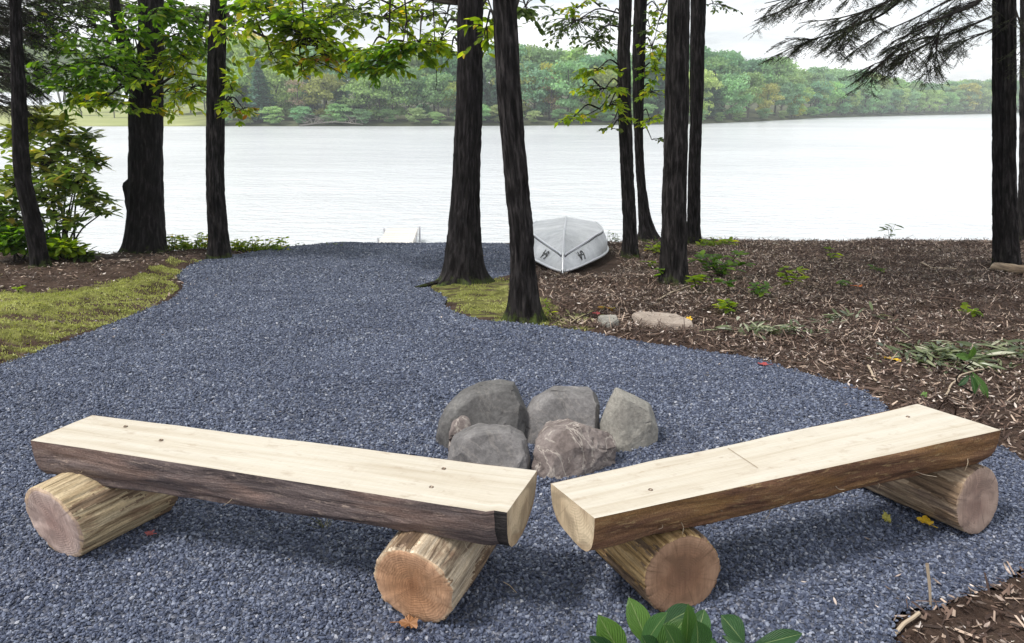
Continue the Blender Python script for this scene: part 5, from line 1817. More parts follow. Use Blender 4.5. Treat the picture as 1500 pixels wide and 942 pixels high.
S_ = 'fire_ring_stone'
stone(S_, 'dark sooty rounded boulder with a pale rim at the back left of the fire ring', [(662, 640, 0), (660, 618, 0), (676, 597, 0), (700, 580, 0), (740, 572, 0), (779, 582, 0), (772, 606, .02), (757, 638, .02), (700, 660, .0), (655, 655, .02),
      (638, 624, .07), (650, 600, .07), (672, 580, .07), (702, 565, .07), (737, 562, .06), (762, 567, .05)], Z(700, 660, 0)[1], .13, MAT['rock_dark'], .5, .85, 1, rough=.007)
stone(S_, 'square topped mauve grey block at the back middle of the fire ring', [(783, 640, 0), (792, 608, 0), (806, 585, .0), (866, 583, .0), (873, 592, .0), (870, 655, .0), (790, 658, .0), (756, 642, .07), (767, 607, .07), (784, 580, .07), (803, 572, .05), (870, 574, .05), (879, 583, .06), (877, 640, .06)], Z(820, 656, 0)[1], .12, MAT['rock_mid'], .5, .88, 2, rough=.006)
stone(S_, 'upright pale wedge stone with a pointed top at the right of the fire ring', [(903, 569, .0), (914, 585, -.03), (909, 662, -.05), (878, 622, .09), (886, 600, .07), (884, 648, .07), (924, 576, .05), (952, 591, .07), (966, 606, .08), (930, 590, -.01), (962, 612, .02), (964, 640, .05), (958, 660, .03)], Z(920, 661, 0)[1], .10, MAT['rock_light'], .3, .85, 3, rough=.006)
stone(S_, 'smallest knobby brown stone at the left of the fire ring', [(655, 648), (661, 622), (672, 613), (688, 610), (691, 626), (689, 652), (662, 660)], Z(672, 667, 0)[1], .06, MAT['rock_vein'], .2, .8, 4, rough=.014)
stone(S_, 'flat faced grey brown stone at the front left partly behind the bench', [(690, 641, 0), (700, 638, 0), (748, 634, .0), (764, 646, 0), (770, 668, 0), (769, 699, -.01), (706, 699, -.02), (676, 660, .01), (655, 650, .06), (672, 639, .05), (697, 630, .05), (750, 630, .05), (772, 643, .05), (777, 672, .05), (656, 676, .06)], Z(725, 700, 0)[1], .10, MAT['rock_mid'], .42, .88, 5, rough=.006)
stone(S_, 'veined brown boulder at the front middle of the fire ring', [(778, 694, 0), (783, 655, .02), (797, 632, .06), (822, 620, .06), (845, 614, .09), (880, 617, .1), (898, 637, .09), (904, 664, .08), (870, 684, .02), (835, 698, -.02), (800, 701, -.02), (810, 650, -.03), (860, 640, .0), (855, 670, -.01)], Z(815, 701, 0)[1], .13, MAT['rock_vein'], .3, .85, 6, rough=.016)


def flat_stone(name, label, poly, thick, mat, seed):
    pts = np.array([G(*q) for q in poly])
    c = pts.mean(0)
    bm = bmesh.new()
    for p_ in pts:
        bm.verts.new((p_[0], p_[1], p_[2] + .035 + thick))
        q_ = c + (p_ - c) * 1.04
        bm.verts.new((q_[0], q_[1], p_[2] + 0.0))
    bmesh.ops.convex_hull(bm, input=bm.verts)
    bmesh.ops.bevel(bm, geom=list(bm.edges), offset=.008, segments=2, affect='EDGES')
    bmesh.ops.triangulate(bm, faces=bm.faces)
    for _ in range(3):
        lon = [e_ for e_ in bm.edges if e_.calc_length() > .035]
        bmesh.ops.subdivide_edges(bm, edges=lon, cuts=1)
        bmesh.ops.triangulate(bm, faces=bm.faces)
    bm.normal_update()
    for v in bm.verts:
        v.co += v.normal * float(.008 * fbm(np.array([v.co[:]]) * 8 + seed, 3)[0])
        v.co -= Vector(c)
    me = bpy.data.meshes.new(name)
    bm.to_mesh(me)
    bm.free()
    me.materials.append(mat)
    ob = bpy.data.objects.new(name, me)
    COL.objects.link(ob)
    ob.location = c
    return tag(ob, label, 'stone')


flat_stone('flat_stone', 'long flat tan slab lying in the mulch at the gravel edge', [(926, 470), (940, 466), (990, 470), (1012, 480), (1014, 488), (975, 485), (938, 480)], .03, MAT['rock_slab'], 1)
flat_stone('flat_stone', 'small pale grey pointed stone left of the tan slab', [(876, 474), (903, 472), (906, 480), (893, 488), (882, 484)], .035, MAT['rock_light'], 2)
for px_, py_, lb in ((1036, 552, 'dark pebble lying on the gravel beyond the right bench'), (5, 500, 'pale rock in the moss at the left picture edge'), (185, 380, 'brown stone at the foot of the thick left trunk'), (70, 492, 'whitish flat rock half sunk in the moss')):
    s_ = 5 if 'pebble' in lb else 12
    flat_stone('loose_stone', lb, [(px_ - s_, py_), (px_ - s_ * .4, py_ - s_ * .5), (px_ + s_ * .6, py_ - s_ * .45), (px_ + s_, py_ + 1), (px_ + s_ * .3, py_ + s_ * .45), (px_ - s_ * .6, py_ + s_ * .35)], -.015, MAT['rock_mid'] if s_ == 5 else MAT['rock_slab'], 3)


# ------------------------------------------------------------------ rowboat, upside down, bow to the camera
def rowboat():
    b0 = G(824, 405) + np.array([0, 0, .045])
    e = empty('rowboat', b0, 'overturned aluminium rowboat with bow towards the gravel and number 64', 'boat')
    L = 3.5
    s_ = np.linspace(0, 1, 40)
    slope = (float(base(b0[0], b0[1] + 2.6)) - float(base(b0[0], b0[1]))) / 2.6
    sh = np.sin(np.clip(s_ / 0.62, 0, 1) * PI / 2) ** 0.72
    gun = 0.61 * sh * (1 - 0.12 * np.clip((s_ - .6) / .4, 0, 1) ** 2)
    chi = 0.53 * np.sin(np.clip((s_ - 0.03) / 0.6, 0, 1) * PI / 2) ** 0.95 * (1 - 0.12 * np.clip((s_ - .6) / .4, 0, 1) ** 2)
    yg = s_ * L
    yc = 0.10 + s_ * (L - 0.10)
    yk = 0.22 + s_ * (L - .22)
    zg = 0.03 + 0.05 * np.clip((.25 - s_) / .25, 0, 1) ** 2 * -1 + slope * yg + 0.03
    zc = 0.17 + 0.16 * np.clip(s_ / .35, 0, 1) ** 0.8 + slope * yc
    zk = 0.20 + 0.20 * np.clip(s_ / .14, 0, 1) ** 0.8 + slope * yk
    gun[0] = chi[0] = 0.004
    rows = []
    m = 8
    for k in range(len(s_)):
        ring = []
        g_ = np.array([gun[k], yg[k], zg[k]])
        c_ = np.array([max(chi[k], .004), yc[k], zc[k]])
        k_ = np.array([0.0, yk[k], zk[k]])
        for t_ in np.linspace(0, 1, m + 1)[:-1]:
            q = g_ + (c_ - g_) * t_
            q[0] += 0.03 * math.sin(PI * t_) * min(1, gun[k] / .3)
            ring.append(q)
        for t_ in np.linspace(0, 1, m + 1):
            q = c_ + (k_ - c_) * t_
            ring.append(q)
        right = np.array(ring)
        left = right[::-1][1:] * np.array([-1, 1, 1])
        rows.append(np.concatenate([right, left]))
    V = np.array(rows) + b0
    n, mm = V.shape[:2]
    mb = MB()
    i = np.arange(n - 1)[:, None] * mm
    j = np.arange(mm - 1)[None]
    mb.add(V.reshape(-1, 3), np.stack([i + j, i + mm + j, i + mm + j + 1, i + j + 1], -1).reshape(-1, 4))
    # transom
    cen = V[-1].mean(0)
    mb.add(np.concatenate([V[-1], [cen]]), np.array([(k, k + 1, mm) for k in range(mm - 1)]))
    hull = mb.build('hull', MAT['hull'], e, True)
    hull.data.set_sharp_from_angle(angle=math.radians(24))
    for side in (1, -1):
        mb = MB()
        pts = np.c_[side * (gun + .006), yg, zg + .004] + b0
        v, f = tube_arrays(pts, .017, 8)
        mb.add(v, f)
        mb.build('gunwale', MAT['hull_trim'], e, True)
        mb = MB()
        pts = np.c_[side * (np.maximum(chi, .004) + .008), yc - .004, zc - .002] + b0
        v, f = tube_arrays(pts[1:], .014, 6)
        mb.add(v, f)
        mb.build('chine_rail', MAT['hull_trim'], e, True)
        mb = MB()
        pts = np.c_[side * (np.maximum(chi, .004) + .016), yc - .01, zc - .024] + b0
        v, f = tube_arrays(pts[1:], .008, 6)
        mb.add(v, f)
        mb.build('rub_strip', MAT['rubber'], e, True)
    mb = MB()
    pts = np.concatenate([[np.array([0, -.01, zg[0] - .02])], np.c_[np.zeros(40), np.where(np.arange(40) == 0, .12, yk), zk + .006]]) + b0
    pts[1:3, 1] = b0[1] + np.array([.12, .2])
    v, f = tube_arrays(pts, .014, 8)
    mb.add(v, f)
    mb.build('keel', MAT['hull_trim'], e, True)
    # numerals, painted when the boat was the right way up, so they hang head down
    for side in (1, -1):
        cu_ = bpy.data.curves.new('registration_number', 'FONT')
        cu_.body = '64'
        cu_.size = .175
        cu_.align_x = 'CENTER'
        cu_.align_y = 'CENTER'
        cu_.extrude = .0015
        tmp = bpy.data.objects.new('tmp', cu_)
        me = bpy.data.meshes.new_from_object(tmp)
        bpy.data.objects.remove(tmp)
        # sit on the topside panel near the bow
        kk = 7
        g_ = np.array([side * gun[kk], yg[kk], zg[kk]])
        c_ = np.array([side * chi[kk], yc[kk], zc[kk]])
        g2 = np.array([side * gun[kk - 4], yg[kk - 4], zg[kk - 4]])
        along = (g_ - g2) / np.linalg.norm(g_ - g2)          # towards the stern
        upv = (c_ - g_)
        upv -= along * (upv @ along)
        upv /= np.linalg.norm(upv)
        # viewed from outside on either side the text is turned by 180 degrees
        xdir = -along * side
        ydir = -upv
        nrm = np.cross(xdir, ydir)
        kc = 5
        c0 = (np.array([side * gun[kc], yg[kc], zg[kc]]) * .5 + np.array([side * chi[kc], yc[kc], zc[kc]]) * .5)
        outward = np.array([side * 1.0, -0.6, 0.1])
        if nrm @ outward < 0:
            nrm = -nrm
        c0 = c0 + nrm * .023
        M = np.stack([xdir, ydir, np.cross(xdir, ydir)], 1)
        co = np.array([v.co for v in me.vertices]) @ M.T + c0
        for v, q in zip(me.vertices, co):
            v.co = q
        me.materials.append(MAT['black'])
        ob = bpy.data.objects.new('registration_number', me)
        COL.objects.link(ob)
        ob.parent = e
    cs_, sn_ = math.cos(-.08), math.sin(-.08)
    for ch in e.children:                    # turn the boat about its bow
        for v in ch.data.vertices:
            x_, y_ = v.co[0], v.co[1]
            v.co[0], v.co[1] = x_ * cs_ - y_ * sn_, x_ * sn_ + y_ * cs_
    return e


rowboat()


# ------------------------------------------------------------------ dock
def box(mb, c, s, rz=0.0):
    v = np.array([(x, y, z) for z in (-.5, .5) for y in (-.5, .5) for x in (-.5, .5)]) * np.asarray(s)
    cr, sr = math.cos(rz), math.sin(rz)
    v = v @ np.array([[cr, sr, 0], [-sr, cr, 0], [0, 0, 1.0]]) + np.asarray(c)
    mb.add(v, np.array([(0, 2, 3, 1), (4, 5, 7, 6), (0, 1, 5, 4), (2, 6, 7, 3), (0, 4, 6, 2), (1, 3, 7, 5)]))


def dock():
    zt = WATER + .38
    fr_ = Z(612, 334, zt)
    fl_ = Z(566, 335.5, zt)
    nr = Z(600, 368, zt)
    wd = fr_[0] - fl_[0]
    dv = fr_ - nr
    Ld = np.linalg.norm(dv[:2])
    dv = dv / Ld
    sdv = np.array([dv[1], -dv[0], 0])
    e = empty('dock', nr, 'small pale wooden dock reaching into the lake beyond the gravel', 'dock')
    n = int((Ld + 1.6) / .15)
    rz = math.atan2(dv[1], dv[0]) - PI / 2
    proto = None
    for k in range(n):
        mb = MB()
        c = fr_ - dv * (k * .15 + .07) - sdv * wd / 2
        c[2] = zt - .015 + FR.uniform(-.004, .004)
        box(mb, c, (wd * FR.uniform(.99, 1.01), .138, .03), rz)
        mb.build('deck_board', MAT['dock'], e, origin=c)
    for off in (.03, wd - .03):
        mb = MB()
        c = fr_ - dv * ((Ld + 1.5) / 2) - sdv * off
        c[2] = zt - .12
        box(mb, c, (.045, Ld + 1.5, .17), rz)
        mb.build('side_beam', MAT['dock'], e)
    for s_ in (.25, 2.0):
        for off in (-.07, wd + .07):
            mb = MB()
            c = fr_ - dv * s_ - sdv * off
            c[2] = zt - .9
            v, f = tube_arrays([c + (0, 0, -.8), c, c + (0, 0, .98 if off < 0 else .93)], .035, 10)
            mb.add(v, f)
            mb.build('post', MAT['hull_trim'], e, True)


dock()

# ------------------------------------------------------------------ leaf litter, chips, moss blades (uncountable)
def soil_points(n, x0, x1, y0, y1, seed):
    r = np.random.default_rng(seed)
    q = np.c_[r.uniform(x0, x1, n), r.uniform(y0, y1, n)]
    b_ = base(q[:, 0], q[:, 1])
    q = q[in_view(q[:, 0], q[:, 1], b_, 420)]
    ins = in_poly(q, gp) | (np.hypot((q[:, 0] - .85) / .6, (q[:, 1] - 10.3) / 1.75) < 1)
    q = q[~ins]
    # a few strays spill over the gravel edge
    z, _, ml_ = ground_z(q[:, 0], q[:, 1])
    return q, z, ml_, r


def lay(mb, tv, tf, q, z, size, r, tilt=.35, rnd=None, dz=.004):
    n = len(q)
    M = rot_xyz(r.normal(0, tilt, n), r.normal(0, tilt, n), r.uniform(0, 2 * PI, n))
    mb.inst(tv, tf, M, np.c_[q, z + dz + r.uniform(0, .012, n)], size, r.uniform(0, 1, n) if rnd is None else rnd)


CURL_V = LEAF_V * np.array([1, .85, 1]) + np.array([0, 0, 1]) * (0.9 * (LEAF_V[:, 0:1] - .5) ** 2 + 1.6 * LEAF_V[:, 1:2] ** 2)
mb = MB()
q, z, ml_, r = soil_points(80000, .3, 8.4, 1.0, 13.0, 1)
cl_ = fbm(np.c_[q * 1.7, np.full(len(q), 3.0)], 3)
keep = r.uniform(size=len(q)) < np.clip(.72 + .75 * cl_, .2, 1) * np.where(in_poly(q, MOSS_C) | in_poly(q, MOSS_D), .25, 1)
q, z = q[keep], z[keep]
lay(mb, CURL_V * np.array([1, .7, 1]), LEAF_F, q, z, r.uniform(.016, .05, len(q)), r, .45)
q, z, ml_, r = soil_points(4500, -9, -2.2, 5, 11.5, 2)
keep = r.uniform(size=len(q)) < np.where(ml_ > .2, .12, .9)
q, z = q[keep], z[keep]
lay(mb, CURL_V, LEAF_F, q, z, r.uniform(.022, .055, len(q)), r, .4)
r = np.random.default_rng(41)
q = np.c_[r.uniform(-5, 4, 6000), r.uniform(1.2, 11, 6000)]
dq = dist_poly(q, gp)
q = q[in_poly(q, gp) & (r.uniform(size=len(q)) < .5 * np.exp(-dq / .16) + .012)]
lay(mb, CURL_V * np.array([1, .7, 1]), LEAF_F, q, gravel_z(q[:, 0], q[:, 1]) + .012, r.uniform(.012, .035, len(q)), r, .35)
tag(mb.build('leaf_litter', MAT['litter']), 'brown dry leaf litter covering the ground beside the gravel', 'leaf litter', kind='stuff')

mb = MB()
q, z, ml_, r = soil_points(130000, .3, 8.4, 1.0, 13.0, 3)
lay(mb, CHIP_V, QUAD_F, q, z, np.c_[r.uniform(.012, .075, len(q)), r.uniform(.012, .055, len(q)), np.full(len(q), .05)], r, .45)
q, z, ml_, r = soil_points(6500, -9, -2.2, 5, 11.5, 4)
keep = ml_ < .3
q, z = q[keep], z[keep]
lay(mb, CHIP_V, QUAD_F, q, z, np.c_[r.uniform(.02, .08, len(q)), r.uniform(.03, .09, len(q)), np.full(len(q), .05)], r, .3)
q, z, ml_, r = soil_points(26000, .3, 8.4, 1.0, 13.0, 6)
cl_ = fbm(np.c_[q * 1.4, np.full(len(q), 8.0)], 3)
q, z = q[cl_ > -.1], z[cl_ > -.1]
lay(mb, CHIP_V, QUAD_F, q, z, np.c_[r.uniform(.06, .16, len(q)), r.uniform(.02, .035, len(q)), np.full(len(q), .05)], r, .3, dz=.012)
tag(mb.build('bark_mulch', MAT['chip']), 'dark shredded bark mulch among the dry leaves', 'mulch', kind='stuff')

# moss: short blades over the mossy mounds
BL_V = np.array([(-.12, 0, 0), (.12, 0, 0), (0, .15, 1)], float)
mb = MB()
r = np.random.default_rng(9)
for poly, n in ((MOSS_L, 110000), (MOSS_C, 9000), (MOSS_D, 6000)):
    lo, hi = poly.min(0) - .2, poly.max(0) + .3
    q = np.c_[r.uniform(lo[0], hi[0], n), r.uniform(lo[1], hi[1], n)]
    wq = q + np.c_[.16 * fbm(np.c_[q * 1.6, np.zeros(len(q))], 3), .34 * fbm(np.c_[q * 1.6, np.ones(len(q)) * 5], 3)]
    q = q[in_poly(wq, poly) & ~in_poly(q, gp)]
    q = q[in_view(q[:, 0], q[:, 1], base(q[:, 0], q[:, 1]), 420)]
    dens = fbm(np.c_[q[:, 0] * 2.2, q[:, 1] * 5, np.zeros(len(q))], 3)
    _, _, mm2 = ground_z(q[:, 0], q[:, 1])
    if poly is MOSS_L:
        q = q[(mm2 + dens[:len(q)] * .25) > r.uniform(.18, .58, len(q))]
    else:
        q = q[dens > r.uniform(-.3, .3, len(q))]
    z, _, _ = ground_z(q[:, 0], q[:, 1])
    n_ = len(q)
    M = rot_xyz(r.normal(0, .5, n_), r.normal(0, .5, n_), r.uniform(0, 2 * PI, n_))
    mb.inst(BL_V, np.array([(0, 1, 2)]), M, np.c_[q, z - .003], np.c_[r.uniform(.03, .06, n_), np.full(n_, .02), r.uniform(.012, .03, n_)], np.clip(.5 + .25 * fbm(np.c_[q * 2.5, np.zeros(n_)], 2) + r.normal(0, .14, n_), 0, 1))
tag(mb.build('moss', MAT['moss_blade']), 'yellow green moss carpeting the soil at the left gravel edge', 'moss', kind='stuff')


# ------------------------------------------------------------------ small plants and leaf piles in the mulch
def ground_pt(px, py):
    q = G(px, py)
    z, ins, _ = ground_z(np.array([q[0]]), np.array([q[1]]))
    return np.array([q[0], q[1], max(float(z[0]), q[2])])


def seedling(px, py, h, n, leaf, mk, label, seed, long_=False, spread=.12):
    r = np.random.default_rng(seed)
    g = ground_pt(px, py)
    e = empty('seedling', g, label, 'plant', 'green seedlings in the mulch')
    ml, bb = MB(), MB()
    for k in range(max(2, n // 7)):
        a = r.uniform(0, 2 * PI)
        top = g + np.array([math.cos(a) * spread * r.uniform(.2, 1), math.sin(a) * spread * r.uniform(.2, 1), h * r.uniform(.5, 1)])
        tube_uv(bb, smooth_path([g, (g + top) / 2 + np.array([0, 0, h * .1]), top], 6), np.linspace(.004, .002, 6), 5)
        m = 7
        tt = np.r_[r.uniform(.35, 1, m - 3), 1, 1, 1]
        pos = g + (top - g) * tt[:, None]
        a2 = r.uniform(0, 2 * PI, m)
        M = frames(np.c_[np.cos(a2), np.sin(a2), r.uniform(-.35, .35, m)], np.tile([0, 0, 1.0], (m, 1)) + r.normal(0, .25, (m, 3)))
        ml.inst(LONG_V if long_ else LEAF_V, LEAF_F, M, pos, leaf * r.uniform(.65, 1.15, m), r.uniform(.1, .93, m))
    ml.build('foliage', MAT[mk], e)
    bb.build('stem', MAT['twig'], e)


seedling(980, 417, .13, 24, .12, 'leaf_deep', 'small dark green seedling at the foot of the furrowed trunk', 1)
seedling(1055, 412, .30, 120, .12, 'leaf_deep', 'bushy green seedling right of the furrowed trunk', 2, spread=.3)
seedling(1020, 432, .16, 40, .12, 'leaf_bright', 'low light green seedling in front of the bushy one', 3, spread=.2)
seedling(1156, 422, .22, 34, .12, 'leaf_bright', 'yellow green seedling in the middle of the mulch', 4, spread=.12)
seedling(1216, 386, .18, 20, .10, 'leaf_bright', 'small light green seedling near the crest of the mulch', 5, spread=.1)
seedling(1232, 426, .13, 16, .10, 'leaf_deep', 'single green seedling beside an orange leaf', 6, spread=.06)
seedling(1302, 352, .32, 24, .16, 'leaf_grey', 'tall thin backlit seedling against the water on the crest', 7, True, .1)
seedling(810, 462, .12, 20, .08, 'leaf_bright', 'green tuft right of the mossy trunk foot', 8, True, .16)
seedling(30, 442, .06, 12, .07, 'leaf_bright', 'tiny green sprout on the left moss', 9, spread=.05)
seedling(890, 458, .06, 8, .06, 'leaf_autumn', 'tiny yellow seedling in the mulch behind the flat stones', 10, spread=.08)


seedling(1098, 438, .16, 40, .11, 'leaf_deep', 'spreading dark green seedling low in the mulch beyond the wilted leaves', 21, spread=.3)
seedling(1075, 462, .10, 30, .10, 'leaf_bright', 'low yellow green plant between the tan slab and wilted leaves', 22, spread=.25)
seedling(1292, 402, .08, 16, .09, 'leaf_deep', 'small green sprout in the mulch below the tall backlit seedling', 23, spread=.12)
seedling(1420, 470, .10, 20, .10, 'leaf_bright', 'light green sprout above the heap of cut leaves', 24, spread=.15)
seedling(955, 398, .12, 20, .10, 'leaf_bright', 'yellow green sprout between the boat and the furrowed trunk', 25, spread=.12)


def leaf_pile(px, py, rx, ry, n, leaf, label, seed, mk='green_litter'):
    r = np.random.default_rng(seed)
    g = ground_pt(px, py)
    s = g[1] / F_PX
    ml = MB()
    q = np.c_[r.normal(0, .5, n) * rx * s, r.normal(0, .5, n) * ry * s * 3.2] + g[:2]
    q = q[~in_poly(q, gp)]
    n = len(q)
    z, _, _ = ground_z(q[:, 0], q[:, 1])
    M = rot_xyz(r.normal(0, .3, n), r.normal(-.05, .18, n), r.uniform(0, 2 * PI, n))
    ml.inst(LONG_V * np.array([1, .7, 1]), LEAF_F, M, np.c_[q, z + r.uniform(.008, .045, n)], leaf * r.uniform(.5, 1.15, n), r.uniform(0, 1, n))
    return tag(ml.build('leaf_pile', MAT[mk], origin=g), label, 'leaf pile', 'cut leafy clippings on the mulch', 'stuff')


leaf_pile(1400, 530, 95, 19, 260, .15, 'heap of cut long green leaves at the right of the mulch', 1)
leaf_pile(1125, 492, 65, 13, 120, .14, 'wilted green leaves lying behind the tan slab', 2)
leaf_pile(1235, 475, 45, 7, 30, .14, 'few wilted green leaves in the middle of the mulch', 3)
leaf_pile(845, 470, 30, 9, 40, .10, 'pale dry clippings between leaning trunk and grey stone', 4, 'grass')
leaf_pile(1490, 520, 40, 14, 50, .15, 'cut green leaves at the right picture edge', 5)
leaf_pile(90, 380, 40, 5, 40, .12, 'pale clippings under the shrubs at the left', 6, 'grass')


# individual long leaves: sprig in the foreground, large seedling by the right bench
def big_leaf(parent, basep, direction, L, W, up=(0, 0, 1), curl=.18, name='leaf'):
    n, m = 10, 7
    d = np.asarray(direction, float)
    d /= np.linalg.norm(d)
    s = np.cross(np.asarray(up, float), d)
    s /= np.linalg.norm(s) + 1e-9
    nr = np.cross(d, s)
    ts = np.linspace(0, 1, n)
    wv = np.where(ts < .1, ts * 2.2, np.sin(PI * np.clip(ts * .95 + .05, 0, 1) ** 1.35) ** .8) * W / 2
    wv[0] = .0025
    wv[-1] = .001
    us = np.linspace(-1, 1, m)
    V = np.empty((n, m, 3))
    for k in range(n):
        zc = -curl * L * (ts[k] ** 2)
        for l in range(m):
            V[k, l] = np.asarray(basep) + d * L * ts[k] * .97 + s * us[l] * wv[k] + nr * (zc + abs(us[l]) * wv[k] * .35)
    mb = MB()
    i = np.arange(n - 1)[:, None] * m
    j = np.arange(m - 1)[None]
    uv = np.stack([ts[:, None] * L * 4 * np.ones((1, m)), us[None] * np.ones((n, 1))], -1)
    mb.add(V.reshape(-1, 3), np.stack([i + j, i + m + j, i + m + j + 1, i + j + 1], -1).reshape(-1, 4), .5, uv.reshape(-1, 2))
    return mb.build(name, MAT['sprig'], parent, True)


def toward(pb, pt, L=None):
    d = np.asarray(pt) - np.asarray(pb)
    return d, np.linalg.norm(d)


def sprig():
    # leaves given by base and tip in the photograph, at about 1.5 m from the lens, plants rooted just below the frame
    Yd = 1.55
    g = np.array([.33, 1.50, 0.0])
    e = empty('rhododendron_sprig', g, 'glossy green rhododendron sprig rising at the bottom edge before the right bench', 'plant')
    hub = [P(955, 950, Yd), P(1010, 948, Yd + .03), P(905, 965, Yd - .03), P(1075, 962, Yd)]
    bb = MB()
    for h_ in hub:
        tube_uv(bb, smooth_path([g + RNG.normal(0, .015, 3) * np.array([1, 1, 0]), (g + h_) / 2 + RNG.normal(0, .015, 3), h_], 8), np.linspace(.007, .004, 8), 7)
    bb.build('stem', MAT['twig'], e, True)
    L = [(915, 968, 878, 908, 46, 0), (952, 950, 922, 878, 40, .03), (938, 958, 968, 900, 34, -.03), (960, 922, 1020, 890, 36, .05), (1003, 955, 1014, 894, 30, -.02), (1015, 950, 1034, 893, 34, .05),
         (1020, 965, 1028, 921, 46, -.04), (1090, 942, 1058, 902, 40, .02), (1100, 948, 1176, 930, 28, 0), (960, 962, 1003, 910, 40, .0), (905, 975, 868, 938, 34, -.02), (948, 930, 930, 902, 22, .05), (985, 965, 940, 922, 34, .06),
         (1000, 975, 985, 925, 40, -.05), (1060, 965, 1020, 935, 30, .02), (1050, 945, 1000, 930, 24, .04), (930, 985, 890, 950, 40, .03), (1075, 985, 1120, 950, 36, -.03), (960, 990, 955, 940, 44, -.06), (1095, 968, 1060, 928, 26, .06)]
    for (x0, y0, x1, y1, wpx, dz) in L:
        p0, p1 = P(x0, y0, Yd + dz * .5), P(x1, y1, Yd + dz * 2)
        d, ln = toward(p0, p1)
        big_leaf(e, p0, d + np.array([0, 0, .06 * ln]), ln * 1.04, wpx * Yd / F_PX * 1.08, up=(RNG.normal(0, .35), -.75 + RNG.normal(0, .2), .9), curl=.12)


sprig()


def big_seedling():
    g = ground_pt(1440, 585)
    Yd = g[1]
    e = empty('seedling', g, 'seedling with large dark hanging leaves behind the far end of the right bench', 'plant')
    bb = MB()
    top = P(1425, 530, Yd)
    tube_uv(bb, smooth_path([g, P(1398, 560, Yd), P(1405, 545, Yd), top], 14), np.linspace(.006, .003, 14), 6)
    bb.build('stem', MAT['twig'], e, True)
    for (x0, y0, x1, y1, wpx) in ((1424, 545, 1452, 584, 14), (1422, 548, 1432, 580, 12), (1418, 528, 1428, 508, 14), (1424, 525, 1402, 520, 12), (1420, 550, 1405, 565, 10)):
        p0, p1 = P(x0, y0, Yd), P(x1, y1, Yd - .04)
        d, ln = toward(p0, p1)
        big_leaf(e, p0, d, ln, wpx * Yd / F_PX, up=(.2, -1, .4), curl=.1)


big_seedling()


# ------------------------------------------------------------------ fallen leaves and sticks
def fallen(px, py, size, mk, label, seed, lobed=False):
    r = np.random.default_rng(seed)
    g = G(px, py)
    k = 30
    a = np.linspace(0, 2 * PI, k, endpoint=False)
    rad = .5 * (1 + (.13 * np.cos(a * 5 + r.uniform(0, 1)) + .09 * np.cos(a * 3 + r.uniform(0, 6)) if lobed else .1 * np.cos(2 * a)) + r.normal(0, .05, k))
    xy = np.c_[np.cos(a) * rad * (1.0 if lobed else 1.3), np.sin(a) * rad * (.9 if lobed else .6)] * size
    rz = r.uniform(0, 6.28)
    R2 = np.array([[math.cos(rz), -math.sin(rz)], [math.sin(rz), math.cos(rz)]])
    xy = xy @ R2.T
    zc = .45 * (xy[:, 0] * .8 + xy[:, 1] * .6) ** 2 / size + r.normal(0, .06 * size, k)
    mb = MB()
    v = np.concatenate([np.c_[xy, zc + .006], [[0, 0, .004]]])
    mb.add(v + g + np.array([0, 0, .03]), np.array([(i_, (i_ + 1) % k, k) for i_ in range(k)]))
    st = np.array([R2 @ np.array([.5 * size, 0]), R2 @ np.array([1.0 * size, .1 * size])])
    vv, ff = tube_arrays(np.c_[st, [.008, .012]] + g + np.array([0, 0, .03]), .0015, 5)
    mb.add(vv, ff)
    return tag(mb.build('fallen_leaf', MAT['fallen_' + mk], origin=g), label, 'leaf', 'fallen leaves')


fallen(1353, 775, .062, 'yellow', 'bright yellow fallen leaf on the gravel beside the far right log', 1, True)
fallen(1297, 772, .055, 'olive', 'narrow olive yellow leaf on the gravel left of the bright yellow one', 2)
fallen(221, 793, .035, 'pinkred', 'small dull red leaf on the gravel under the left bench', 3, True)
fallen(1117, 541, .06, 'red', 'dark red leaf at the gravel edge behind the right bench', 4, True)
fallen(600, 926, .06, 'brown', 'brown leaf on the gravel at the foot of the orange faced log', 5, True)
fallen(1256, 424, .08, 'orange', 'orange red leaf in the middle of the mulch', 6, True)
fallen(873, 465, .07, 'red', 'red leaf in the mulch behind the grey pointed stone', 7, True)
fallen(1006, 474, .09, 'yellow', 'yellow leaf on the right end of the tan slab', 8, True)
fallen(1306, 533, .08, 'yellow', 'yellow leaf at the mulch edge left of the cut leaf heap', 9)
fallen(1352, 588, .06, 'green', 'green oval leaf just behind the right bench', 10)


def stick(label, pts, r0, r1, mat, ground=True, lift=.02):
    w3 = []
    for p_ in pts:
        w3.append(ground_pt(p_[0], p_[1]) + np.array([0, 0, lift + (p_[2] if len(p_) > 2 else 0)]))
    mb = MB()
    path = smooth_path(w3, 16)
    path = path + .006 * np.stack([fbm(path * 9 + k, 2) for k in range(3)], 1)
    tube_uv(mb, path, np.linspace(r0, r1, 16), 7)
    return tag(mb.build('stick', mat, origin=w3[0]), label, 'stick', 'loose sticks')


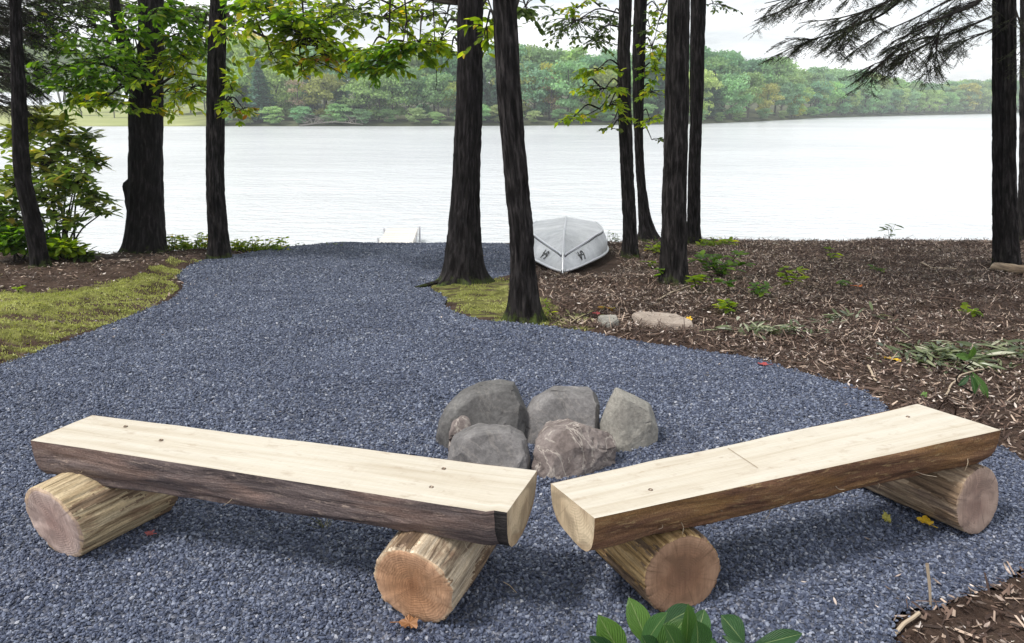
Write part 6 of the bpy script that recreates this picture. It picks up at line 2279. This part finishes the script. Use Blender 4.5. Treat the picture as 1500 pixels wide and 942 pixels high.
m_pale, t = new_mat('pale_stick')
finish(t, (0.42, 0.34, 0.25), .8)
m_brown, t = new_mat('brown_stick')
finish(t, (0.10, 0.065, 0.05), .8)
stick('brown stick lying across the gravel edge behind the right bench', [(1232, 573), (1262, 576), (1302, 582)], .011, .008, m_brown)
stick('pale bent twig on the mulch behind the right bench', [(1385, 590), (1390, 572), (1408, 552), (1440, 546)], .006, .004, m_pale)
stick('pale twig in the mulch below the cut leaf heap', [(1270, 545), (1276, 556), (1284, 566)], .008, .005, m_pale)
stick('long pale stick near the right of the mulch crest', [(1350, 390), (1365, 398), (1400, 400)], .010, .006, m_pale)
stick('dark stick on the mulch left of the twin stemmed trunk', [(1368, 442), (1395, 448), (1415, 452)], .010, .008, m_brown)
stick('pale bleached stick beside the bushy seedling', [(960, 448), (985, 436), (1010, 424)], .008, .005, m_pale)
stick('weathered stick at the bottom right in the mulch', [(1300, 940), (1322, 928), (1345, 915)], .007, .006, m_pale)
stick('thin white straw on the gravel at the bottom edge', [(1254, 902), (1264, 920), (1275, 940)], .002, .0015, m_pale)
stick('thin straw on the gravel between the two benches', [(735, 858), (745, 864), (756, 874)], .0016, .0012, m_pale)
stick('short straw on the gravel before the left log', [(424, 825), (430, 829), (435, 834)], .0016, .0012, m_pale)
# upright twig
g = G(1366, 892)
mb = MB()
tube_uv(mb, smooth_path([g - np.array([0, 0, .03]), P(1362, 860, g[1]), P(1358, 826, g[1])], 10), np.linspace(.0035, .0055, 10), 7)
tag(mb.build('stick', m_pale, origin=g), 'thin twig standing upright in the gravel at the lower right', 'stick', 'loose sticks')
# weathered root/log at the foot of the twin stems
g = ground_pt(1480, 408)
mb = MB()
path = smooth_path([ground_pt(1452, 398) + (0, 0, .03), ground_pt(1475, 404) + (0, 0, .05), ground_pt(1530, 412) + (0, 0, .06)], 18)
v, f = tube_arrays(path, np.r_[.02, np.full(16, .055), .05], 12)
v = v + .015 * np.stack([fbm(v * 7 + k, 3) for k in range(3)], 1)
mb.add(v, f, 0, np.c_[v[:, 0], v[:, 2]])
tag(mb.build('fallen_branch', MAT['log_grey'], origin=g, smooth=True), 'weathered branch lying at the foot of the twin stemmed trunk', 'branch')
# surface roots by the flared trunk
g = G(640, 420)
mb = MB()
tube_uv(mb, smooth_path([G(668, 414) + (0, 0, .05), G(645, 419) + (0, 0, .04), G(622, 421) + (0, 0, .02), G(604, 421) + (0, 0, -.01)], 14), np.linspace(.05, .012, 14), 9, .6)
tube_uv(mb, smooth_path([G(690, 416) + (0, 0, .05), G(672, 424) + (0, 0, .03), G(655, 430) + (0, 0, .01)], 12), np.linspace(.045, .012, 12), 9, .8)
tag(mb.build('tree_root', MAT['bark_dark'], origin=g, smooth=True), 'mossy surface roots running from the flared trunk into the gravel', 'root')

# dry grass caught under the left bench
g = G(476, 780)
mb = MB()
r = np.random.default_rng(4)
for k in range(14):
    d = np.array([r.normal(0, .35), r.normal(0, .35), 1.0])
    v, f = tube_arrays([g + r.normal(0, .008, 3) * np.array([1, 1, 0]), g + d * .03, g + d * r.uniform(.04, .075) + np.array([r.normal(0, .015), 0, 0])], [.0013, .001, .0005], 4)
    mb.add(v, f, r.uniform())
tag(mb.build('grass_tuft', MAT['grass'], origin=g), 'dry grass tuft on the gravel beneath the left bench', 'grass')

# ------------------------------------------------------------------ air
mb = MB()
box(mb, (0, 850, 14), (5400, 1800, 44))
hz = mb.build('haze', None)
tag(hz, 'thin pale haze in the air over the lake', 'haze', kind='stuff')
m, t = new_mat('thin_haze')
pv = t.n('ShaderNodeVolumePrincipled', {'Color': (0.92, 0.96, 1.0, 1), 'Density': 0.0005, 'Anisotropy': 0.3})
t.n('ShaderNodeOutputMaterial', {'Volume': pv.outputs[0]})
hz.data.materials.append(m)
